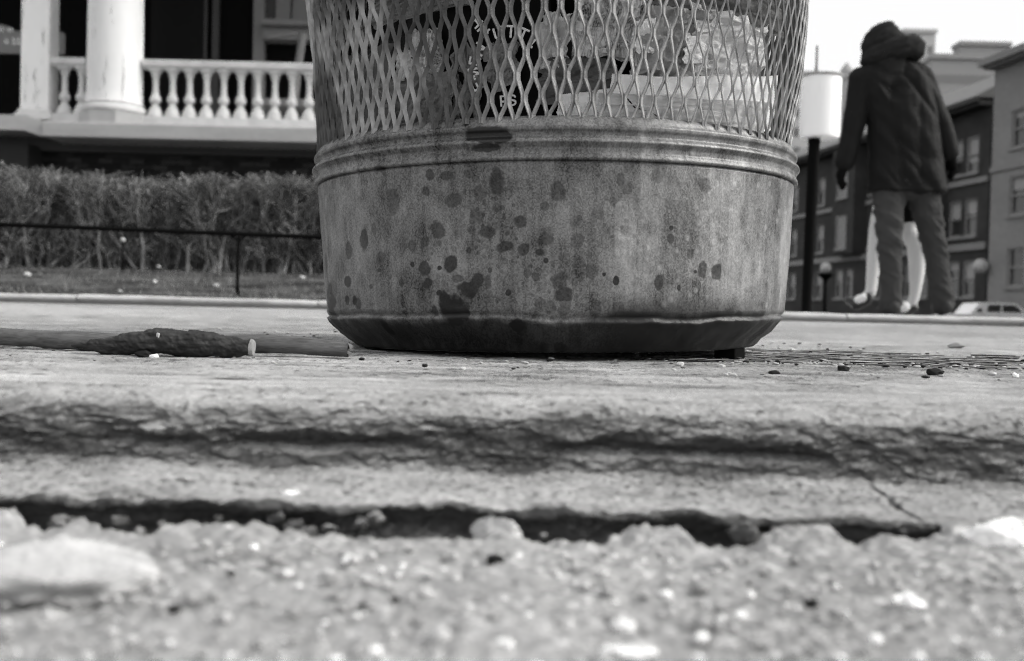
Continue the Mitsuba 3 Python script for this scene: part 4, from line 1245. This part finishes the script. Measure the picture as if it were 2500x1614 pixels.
obj('finial', tube(np.array([[fx, 5.45, lzt + .010], [fx, 5.45, lzt + .035], [fx, 5.45, lzt + .060], [fx, 5.45, at(1993, 112, 5.45)[2]]]), [.020, .011, .007, .006], 12), 'tower_band_mat', ps, smooth=40)


# ------------------------------------------------------------------ the two people walking away
def pl(px, py, Y=6.3):
    return at(px, py, Y)


mn = thing('person', 'person in a dark hooded jacket and dark trousers walking away', 'person')
PY0 = 6.3
gz = .062
hd, nk = pl(2163, 112), pl(2172, 165)
shl, shr = pl(2104, 196), pl(2246, 196)
chest, waist, hip = pl(2180, 250), pl(2203, 370), pl(2208, 440)
ell, wrl, hnl = pl(2086, 300), pl(2063, 396), pl(2056, 422)
elr, wrr, hnr = pl(2292, 296), pl(2318, 372), pl(2324, 396)
hpl, hpr = pl(2170, 452), pl(2250, 452)
knl, knr = pl(2172, 590, 6.22), pl(2278, 590, 6.38)
anl, anr = pl(2176, 728, 6.28), pl(2303, 722, 6.42)
anl[2], anr[2] = gz + .075, gz + .09
body = [(hd, .098, hd + [0, 0, -.05], .075), (hd + [0, 0, -.05], .06, nk, .055), (nk, .055, chest, .08), (shl, .05, shr, .05), (chest, .085, waist, .08), (waist, .08, hip, .085), (hip, .085, hpl, .085), (hip, .10, hpr, .085),
        (shl, .055, ell, .042), (ell, .042, wrl, .028), (shr, .055, elr, .042), (elr, .042, wrr, .028),
        (hpl, .085, knl, .055), (knl, .055, anl, .038), (hpr, .085, knr, .055), (knr, .055, anr, .038),
        (anl, .036, anl + [0, .10, -.035], .028), (anr, .036, anr + [0, .10, -.035], .028)]


def hand_bones(w, h, side):
    d = (h - w); d = d / np.linalg.norm(d)
    s = np.array([side, 0, 0.])
    fwd = np.array([0, 1., 0])
    out = [(w, .026, w + d * .03 + fwd * .01, .026), (w + d * .03 + fwd * .01, .024, w + d * .08 + fwd * .02, .022), (w + d * .03 - fwd * .012, .020, w + d * .08 - fwd * .012, .018)]
    for k, (o, L) in enumerate(((.030, .072), (.010, .082), (-.010, .076), (-.028, .060))):
        a = w + d * .085 + fwd * o * .9
        bb = a + d * L * .5 - s * .006
        c = bb + d * L * .4 - s * .022
        out += [(a, .0105, bb, .0095), (bb, .0095, c, .008)]
    a = w + d * .035 + fwd * .03
    bb = a + d * .035 + fwd * .022 - s * .01
    out += [(a, .013, bb, .0115), (bb, .0115, bb + d * .032 - s * .012, .009)]
    return out


body += hand_bones(wrl, hnl, -1) + hand_bones(wrr, hnr, 1)
# face, turned away towards the companion
fc = hd + np.array([-.035, .088, -.01])
body += [(fc, .022, fc + [-.012, .022, -.012], .013), (hd + [-.02, .06, -.055], .05, hd + [-.025, .075, -.075], .035), (hd + [-.09, 0.01, -.01], .018, hd + [-.092, 0.01, -.03], .013)]
obj('body', blob(body, .014, 6), 'skin_mat', mn, smooth=True)
jb = [(nk + [0, .0, .0], .085, pl(2130, 190), .085), (nk, .085, pl(2232, 190), .085), (pl(2118, 200), .082, shl, .078), (pl(2240, 200), .08, shr, .078), (pl(2128, 200), .10, pl(2168, 300), .112), (pl(2228, 200), .10, pl(2238, 300), .125),
      (pl(2168, 300), .112, pl(2235, 300), .125), (pl(2168, 300), .112, pl(2172, 480), .122), (pl(2238, 300), .125, pl(2258, 475), .128), (pl(2172, 480), .122, pl(2258, 475), .126), (pl(2130, 205), .10, pl(2228, 205), .10),
      (pl(2172, 455), .115, pl(2258, 445), .118), (pl(2200, 190), .09, pl(2205, 260), .13), (pl(2195, 260), .14, pl(2212, 425), .125),
      (shl, .078, ell, .064), (ell, .064, wrl, .054), (shr, .078, elr, .066), (elr, .066, wrr, .055)]
jm = blob(jb, .011, 7, cut=pl(2210, 470)[2])
v = np.array(jm.vertices); nn = np.array(jm.vertex_normals)
q = np.stack([(v[:, 0] * .8 + v[:, 2] * .6) * 11, v[:, 1] * 3, (v[:, 2] * .8 - v[:, 0] * .6) * 2.5], 1)
wt = np.exp(-((v[:, 0] - chest[0] - .06) / .19) ** 4)
jm.vertices = v + nn * ((np.abs(meshkit.fbm(q, 2, 3) - .5) - .06) * (.020 + .055 * wt))[:, None]
obj('jacket', jm, 'jacket_mat', mn, smooth=True)
hem = [(pl(2140, 463), .03, pl(2205, 470), .03)]
tb_ = [(hip, .115, hpl, .098), (hip, .115, hpr, .098), (hpl, .098, knl, .070), (knl, .070, anl + [0, 0, .02], .062), (anl + [0, 0, .02], .062, anl + [0, .01, -.02], .064),
       (hpr, .098, knr, .072), (knr, .072, anr + [0, 0, .02], .064), (anr + [0, 0, .02], .064, anr + [0.005, .01, -.02], .067)]
tm_ = blob(tb_, .011, 6)
v = np.array(tm_.vertices); nn = np.array(tm_.vertex_normals)
q = np.stack([v[:, 0] * 7, v[:, 1] * 7, v[:, 2] * 19 + v[:, 0] * 12], 1)
tm_.vertices = v + nn * ((np.abs(meshkit.fbm(q, 3, 13) - .5) - .1) * .055)[:, None]
obj('trousers', tm_, 'trousers_mat', mn, smooth=True)
gv = lambda bb_: blob([(a_, r_ + .004, c_, q_ + .004) for a_, r_, c_, q_ in bb_], .010, 4)
obj('glove', gv(hand_bones(wrl, hnl, -1)), 'coat_mat', mn, smooth=True)
obj('glove', gv(hand_bones(wrr, hnr, 1)), 'coat_mat', mn, smooth=True)
# hood over the head and its thick collar
hb = [(hd + [-.012, -.01, .03], .104, hd + [.02, -.02, -.02], .106), (hd + [-.04, .02, .0], .10, hd + [.0, .0, -.08], .10), (hd + [.0, 0, -.08], .10, nk, .11), (hd + [-.05, .03, -.05], .085, nk + [-.05, .03, 0], .09)]
cc = []
for a in np.linspace(0, 2 * math.pi, 15):
    cc.append(pl(2180, 138) + np.array([.115 * math.cos(a), .10 * math.sin(a) - .015, .022 * math.cos(a) - .03 * math.sin(a) + 0.01]))
cb = [(cc[i], .056 + .010 * math.cos(i), cc[i + 1], .056 + .010 * math.cos(i + 1)) for i in range(14)]
cb.append((pl(2185, 128) + [0, -.10, 0], .062, pl(2222, 122) + [0, -.08, 0], .055))
hm = blob(hb + cb, .010, 9)
v = np.array(hm.vertices); nn = np.array(hm.vertex_normals)
q = np.stack([v[:, 0] * 9, v[:, 1] * 6, v[:, 2] * 17 - v[:, 0] * 8], 1)
hm.vertices = v + nn * ((np.abs(meshkit.fbm(q, 3, 23) - .5) - .08) * .055)[:, None]
obj('hood', hm, 'hood_mat', mn, smooth=True, label='padded hood bunched over the head and neck')
for an, sx in ((anl, 0.), (anr, .02)):
    shb = [(an + [0, -.045, -.035], .040, an + [sx, .10, -.045], .040), (an + [sx, .10, -.045], .040, an + [sx * 1.4, .17, -.052], .030), (an + [0, -.045, -.05], .032, an + [sx, .12, -.05], .030)]
    sm = blob(shb, .012, 4)
    vv = np.array(sm.vertices); vv[:, 2] = np.maximum(vv[:, 2], gz - .0 if an is anl else gz + .0); sm.vertices = vv
    obj('shoe', sm, 'shoe_grey_mat', mn, smooth=True)

wn = thing('person', 'person in pale stockings and black strapped shoes, hidden behind the one in the dark jacket', 'person')
WYD = 6.78
q = lambda px, py, Y=WYD: at(px, py, Y)
hd2, nk2 = q(2205, 165), q(2205, 215)
kl, kr = q(2143, 560, 6.72), q(2216, 560, 6.82)
al, ar = q(2126, 712, 6.62), q(2234, 716, 6.80)
bw = [(hd2, .09, hd2 + [0, 0, -.05], .07), (nk2, .05, hd2, .06), (nk2, .05, q(2205, 300), .10), (q(2165, 245), .05, q(2245, 245), .05), (q(2205, 300), .10, q(2205, 430), .12), (q(2205, 430), .10, q(2175, 450), .09), (q(2205, 430), .10, q(2225, 450), .09),
      (q(2175, 450), .085, kl, .054), (q(2225, 450), .085, kr, .056), (kl, .054, q(2137, 620, 6.68), .050), (q(2137, 620, 6.68), .050, al, .032), (kr, .052, q(2240, 600, 6.80), .064), (q(2240, 600, 6.80), .064, q(2238, 670, 6.80), .046), (q(2238, 670, 6.80), .046, ar, .034),
      (q(2165, 245), .05, q(2150, 330), .04), (q(2150, 330), .04, q(2165, 415), .028), (q(2245, 245), .05, q(2262, 330), .04), (q(2262, 330), .04, q(2250, 412), .028)]
bw += hand_bones(q(2165, 415), q(2168, 440), -1) + hand_bones(q(2250, 412), q(2248, 438), 1)
# her feet, heels bare above the shoes
fl = q(2100, 735, 6.66)
fr = q(2205, 752, 6.86)
bw += [(al, .033, q(2112, 728, 6.62), .030), (q(2112, 728, 6.62), .030, fl, .026), (ar, .034, q(2228, 738, 6.80), .030), (q(2228, 738, 6.80), .028, fr, .028)]
fc = hd2 + np.array([-.01, .085, -.01])
bw += [(fc, .02, fc + [0, .02, -.01], .012)]
obj('body', blob(bw, .013, 6), 'stocking_mat', wn, smooth=True)
cbn = [(q(2175, 240), .075, q(2236, 240), .075), (q(2185, 260), .11, q(2190, 420), .12), (q(2222, 260), .11, q(2226, 420), .12), (q(2186, 420), .12, q(2182, 500), .115), (q(2226, 420), .12, q(2222, 500), .115), (q(2182, 500), .115, q(2222, 500), .115),
       (q(2168, 245), .062, q(2156, 330), .055), (q(2156, 330), .055, q(2166, 405), .045), (q(2242, 245), .062, q(2256, 330), .055), (q(2256, 330), .055, q(2249, 402), .045)]
obj('coat', rough(blob(cbn, .02, 6), .008, 9, 3, 31), 'coat_mat', wn, smooth=True)
obj('hair', blob([(hd2 + [0, -.01, .02], .105, hd2 + [0, -.02, -.06], .10), (hd2 + [0, -.02, -.06], .09, nk2 + [0, -.02, .0], .07)], .02, 4), 'hair_mat', wn, smooth=True)
s1 = blob([(q(2118, 733, 6.60), .030, q(2092, 742, 6.64), .040), (q(2092, 742, 6.64), .038, q(2074, 734, 6.70), .028), (q(2120, 728, 6.58), .022, q(2122, 722, 6.58), .020)], .01, 4)
obj('shoe', s1, 'shoe_black_mat', wn, smooth=True)
obj('shoe_trim', blob([(q(2107, 727, 6.585), .026, q(2096, 731, 6.60), .026)], .01, 4), 'shoe_white_mat', wn, smooth=True, label='white upper of the raised shoe')
obj('shoe', blob([(q(2232, 752, 6.80), .026, q(2212, 756, 6.84), .030), (q(2212, 756, 6.84), .030, q(2196, 757, 6.92), .026)], .01, 4), 'shoe_black_mat', wn, smooth=True)
obj('shoe_trim', blob([(q(2209, 748, 6.80), .034, q(2206, 751, 6.82), .033)], .01, 4), 'shoe_white_mat', wn, smooth=True, label='white upper of the planted shoe')

# ------------------------------------------------------------------ right: the row of buildings down the street
dirS = np.array([-.135, 1.0]); dirS /= np.linalg.norm(dirS)
nS = np.array([-dirS[1], dirS[0]])                       # out of the fronts, to the street
O1 = np.array([23.06, 55.0])                             # a point of the brick front


def fr_M(o):
    """frame: u along the front (away from us), v out of the wall towards the street, z up"""
    M = np.eye(4)
    M[:2, 0], M[:2, 1], M[:2, 3] = dirS, nS, o
    return M


def along(px, off=0.0, O=O1):
    """distance along the front at which it shows at this x of the photograph"""
    k = (px - 1250) / F
    o = O + nS * off
    return (k * o[1] - o[0]) / (dirS[0] - k * dirS[1])


def front_window(holder, M, u0, u1, z0, z1, v=0.0, blind=.45):
    w = obj('window', box(u0, u1, v - .25, v - .18, z0, z1, M), 'far_glass_mat', holder)
    fw = .09
    obj('frame', cat([box(u0, u0 + fw, v - .18, v - .06, z0, z1, M), box(u1 - fw, u1, v - .18, v - .06, z0, z1, M), box(u0 + fw, u1 - fw, v - .18, v - .06, z1 - fw, z1, M),
                      box(u0 + fw, u1 - fw, v - .18, v - .06, z0, z0 + fw, M), box(u0 + fw, u1 - fw, v - .17, v - .07, (z0 + z1) / 2 - .04, (z0 + z1) / 2 + .04, M)]), 'far_frame_mat', w)
    if blind > 0:
        obj('blind', box(u0 + fw, u1 - fw, v - .179, v - .172, z1 - fw - (z1 - z0) * blind, z1 - fw, M), 'far_blind_mat', w)
    obj('sill', box(u0 - .12, u1 + .12, v - .19, v + .10, z0 - .14, z0 - .002, M), 'far_trim_mat', w)


def wall_with_holes(u0, u1, z0, z1, v0, v1, holes, M):
    """a slab with rectangular openings, as boxes between them"""
    zs = sorted({z0, z1, *[h[2] for h in holes], *[h[3] for h in holes]})
    out = []
    for a, b in zip(zs[:-1], zs[1:]):
        cur = u0
        for h in sorted(h for h in holes if h[2] <= a + 1e-6 and h[3] >= b - 1e-6):
            out.append(box(cur, h[0], v0, v1, a, b, M))
            cur = h[1]
        out.append(box(cur, u1, v0, v1, a, b, M))
    return cat(out)


M1 = fr_M(O1)
bb1 = thing('brick_building', 'dark brick three storey apartment row with pale window sills', 'building')
u0, u1 = along(2402), along(1890)
ztop = 10.8
holes = []
rows_z = [(1.15, 3.0), (4.25, 6.15), (7.45, 9.3)]
uw = u0 + 1.0
wins = []
while uw + 2.9 < u1 - .4:
    wins += [(uw, uw + 1.15), (uw + 1.45, uw + 2.6)]
    uw += 4.55
for a, b in wins:
    for z0_, z1_ in rows_z:
        holes.append((a, b, z0_, z1_))
obj('wall', wall_with_holes(u0, u1, -2, ztop, -.3, 0, holes, M1), 'far_brick_mat', bb1)
obj('core', cat([box(u0 + .02, u1, -11, -.45, -2, ztop, M1)]), 'far_dark_mat', bb1)
for i, h in enumerate(holes):
    front_window(bb1, M1, *h, blind=(.55, .35, .65, .2, .5)[i % 5])
obj('belt_course', box(u0, u1, .002, .14, 3.5, 3.85, M1), 'far_trim_mat', bb1)
obj('belt_course', box(u0, u1, .002, .12, 6.85, 7.12, M1), 'far_trim_mat', bb1)
obj('cornice', cat([box(u0 - .1, u1, .0025, .7, ztop - .25, ztop, M1), box(u0 - .1, u1, .7, .95, ztop - .1, ztop + .15, M1)]), 'far_dark_mat', bb1)
pr = Polygon([(.95, ztop + .151), (-3.6, ztop + 2.6), (-8.5, ztop + 2.6), (-11, ztop + .151)])
m = trimesh.creation.extrude_polygon(pr, u1 - u0, engine='earcut')
m.apply_transform(np.array([[0, 0, 1, u0], [1, 0, 0, 0], [0, 1, 0, 0], [0, 0, 0, 1.]]))
m.apply_transform(M1)
obj('roof', m, 'roof_tile_mat', bb1)
# bays that stand out of the brick front
for ub in (u0 + 5.4, u0 + 14.6):
    obj('bay', box(ub - 1.55, ub + 1.55, .003, .85, 3.86, ztop - .26, M1), 'far_brick_mat', bb1)
    for z0_, z1_ in rows_z[1:]:
        w = obj('bay_window', box(ub - .6, ub + .6, .851, .88, z0_, z1_, M1), 'far_glass_mat', bb1)
        obj('frame', cat([box(ub - .72, ub - .6, .851, .92, z0_, z1_, M1), box(ub + .6, ub + .72, .851, .92, z0_, z1_, M1), box(ub - .72, ub + .72, .851, .92, z1_, z1_ + .12, M1), box(ub - .8, ub + .8, .851, .98, z0_ - .14, z0_, M1)]), 'far_frame_mat', w)

# pale building nearer to us
O2 = O1 + nS * .9
M2 = fr_M(O2)
pb = thing('pale_building', 'pale rendered apartment building at the right edge with deep dark windows', 'building')
u1p = along(2407, 0, O2)
u0p = u1p - 16
ztp = 11.9
holes = []
rows_p = [(1.55, 3.35), (4.85, 6.65), (7.95, 9.7)]
uw = u1p - 2.75
while uw > u0p + 1:
    for z0_, z1_ in rows_p:
        holes.append((uw, uw + 1.25, z0_, z1_))
    uw -= 3.4
obj('wall', cat([wall_with_holes(u0p, u1p, .8, ztp, -.3, 0, holes, M2), box(u0p, u1p, -.3, .12, -2, .799, M2)]), 'pale_brick_mat', pb)
obj('end_wall', box(u0p, u1p - .002, -11, -.301, -2, ztp, M2), 'pale_brick_mat', pb)
for i, h in enumerate(holes):
    front_window(pb, M2, *h, blind=(.0, .3, .15)[i % 3])
obj('belt_course', box(u0p, u1p, .002, .10, 7.0, 7.25, M2), 'far_trim_mat', pb)
obj('cornice', cat([box(u0p, u1p + .15, -11, .5, ztp, ztp + .12, M2), box(u0p, u1p + .25, -11, .75, ztp + .121, ztp + .45, M2)]), 'far_trim_mat', pb)
obj('downspout', cat([box(u1p + .003, u1p + .12, -.35, -.2, -2, ztp, M2)]), 'far_dark_mat', pb)
gl = np.array([*(O2 + dirS * (u1p + .05) + nS * .35), 2.55])
obj('globe_lamp', trimesh.creation.icosphere(3, .36).apply_translation(gl), 'globe_mat', pb, smooth=True, label='white globe on the corner of the wall')


# distant blocks above and beyond
def block(name, label, px0, px1, ptop, Y, depth_, mat, bandmat=None, nrow=8, ncol=3, band=False):
    depth = depth_
    xc = (px0 + px1) / 2
    a, b = at(px0, 400, Y)[0], at(px1, 400, Y)[0]
    zt = at(xc, ptop, Y)[2]
    k = thing(name, label, 'building')
    obj('wall', box(a, b, Y, Y + depth, -3, zt), mat, k)
    obj('parapet', box(a - .3, b + .3, Y - .4, Y + depth + .3, zt + .003, zt + .9), mat, k)
    st = zt / (nrow + .4)
    for i in range(nrow):
        z0_ = .9 + i * st
        if band:
            obj('window_band', box(a + .5, b - .5, Y - .06, Y - .003, z0_, z0_ + st * .42), bandmat, k)
        else:
            for j in range(ncol):
                ww = (b - a) / ncol
                w = obj('window', box(a + ww * (j + .28), a + ww * (j + .72), Y - .05, Y - .003, z0_, z0_ + st * .45), bandmat, k)
    return k, a, b, zt


kA, a, b, zt = block('tower_block', 'pale tall block down the street behind the lantern post', 1850, 2000, 187, 170, 20, 'tower_pale_mat', 'tower_glass_mat', 12, 4)
kB, a, b, zt = block('tower_block', 'pale block with a small cupola, just left of the walking people', 2066, 2215, 190, 180, 4, 'tower_grey_mat', 'tower_glass_mat', 12, 5)
x_ = at(2077, 0, 182)[0]
obj('cupola', lathe([(1.15, zt), (1.15, zt + 1.6), (.9, zt + 2.1), (.3, zt + 2.9), (.01, zt + 3.2)], 12, (x_, 183)), 'tower_grey_mat', kB)
block('low_block', 'low pale block closing the end of the street', 2004, 2070, 345, 185, 4, 'tower_pale_mat', 'tower_glass_mat', 6, 4)
block('tower_block', 'pale tower rising directly behind the dark hood', 2196, 2274, 80, 260, 25, 'tower_pale_mat', 'tower_band_mat', 16, 3)
block('tower_block', 'grey banded tower above the brick row', 2336, 2456, 112, 230, 4, 'tower_grey_mat', 'tower_band_mat', 13, 4, band=True)
block('wide_block', 'wide grey block with bands between the two towers', 2268, 2520, 146, 200, 4, 'tower_grey_mat', 'tower_band_mat', 12, 4, band=True)

# street lamp
lp = thing('street_lamp', 'street lamp with a single pale globe on a dark post down the street', 'street lamp')
c = at(2016, 655, 52)
obj('globe', lathe([(.01, c[2] - .22), (.20, c[2] - .22), (.27, c[2] - .05), (.24, c[2] + .12), (.12, c[2] + .25), (.01, c[2] + .28)], 20, (c[0], c[1])), 'globe_mat', lp, smooth=True)
obj('post', lathe([(.16, -1.0), (.16, -.2), (.09, .2), (.06, c[2] - .9), (.09, c[2] - .6), (.34, c[2] - .36), (.36, c[2] - .28), (.2, c[2] - .225), (.01, c[2] - .225)], 14, (c[0], c[1])), 'iron_mat', lp, smooth=40)

# white car beyond the edge of the pavement
cr = thing('parked_car', 'white car of which only the roof shows beyond the pavement edge at right', 'car')
c0 = at(2440, 770, 46)
cy_ = 46.0
zr = at(2440, 739, 46)[2]
zb = zr - 1.40
L0 = at(2352, 770, 46)[0]
side = Polygon([(0, .28), (0, .72), (.5, .86), (1.25, .90), (1.62, 1.36), (2.05, 1.40), (3.2, 1.38), (3.85, .92), (4.35, .86), (4.4, .35)])
def carpart(pg, y0, y1):
    m = trimesh.creation.extrude_polygon(pg, y1 - y0, engine='earcut')
    m.apply_transform(np.array([[1, 0, 0, L0 - .95], [0, 0, -1, cy_ + y1], [0, 1, 0, zb], [0, 0, 0, 1.]]))
    return m
obj('body', carpart(side, 0, 1.7), 'white_car_mat', cr)
obj('window', carpart(Polygon([(1.95, 1.0), (2.02, 1.30), (2.55, 1.31), (2.55, 1.0)]), -.02, -.002), 'far_glass_mat', cr)
obj('window', carpart(Polygon([(2.63, 1.0), (2.63, 1.31), (3.15, 1.30), (3.5, 1.0)]), -.02, -.002), 'far_glass_mat', cr)
obj('mirror', box(L0 + .60, L0 + .74, cy_ - .18, cy_ - .03, zb + 1.0, zb + 1.13, bevel=.02), 'rubber_mat', cr)
for xx in (.85, 3.55):
    w = obj('wheel', trimesh.creation.cylinder(radius=.32, height=.22, sections=28, transform=trimesh.transformations.translation_matrix([L0 - .95 + xx, cy_ + .08, zb + .32]) @ trimesh.transformations.rotation_matrix(math.pi / 2, [1, 0, 0])), 'rubber_mat', cr)
    obj('rim', trimesh.creation.cylinder(radius=.19, height=.03, sections=20, transform=trimesh.transformations.translation_matrix([L0 - .95 + xx, cy_ - .045, zb + .32]) @ trimesh.transformations.rotation_matrix(math.pi / 2, [1, 0, 0])), 'far_frame_mat', w)

# every opaque surface answers light from both sides
for k_, b_ in list(scene.items()):
    if b_.get('type') in ('principled', 'bumpmap'):
        scene[k_] = {'type': 'twosided', 'bsdf': b_}
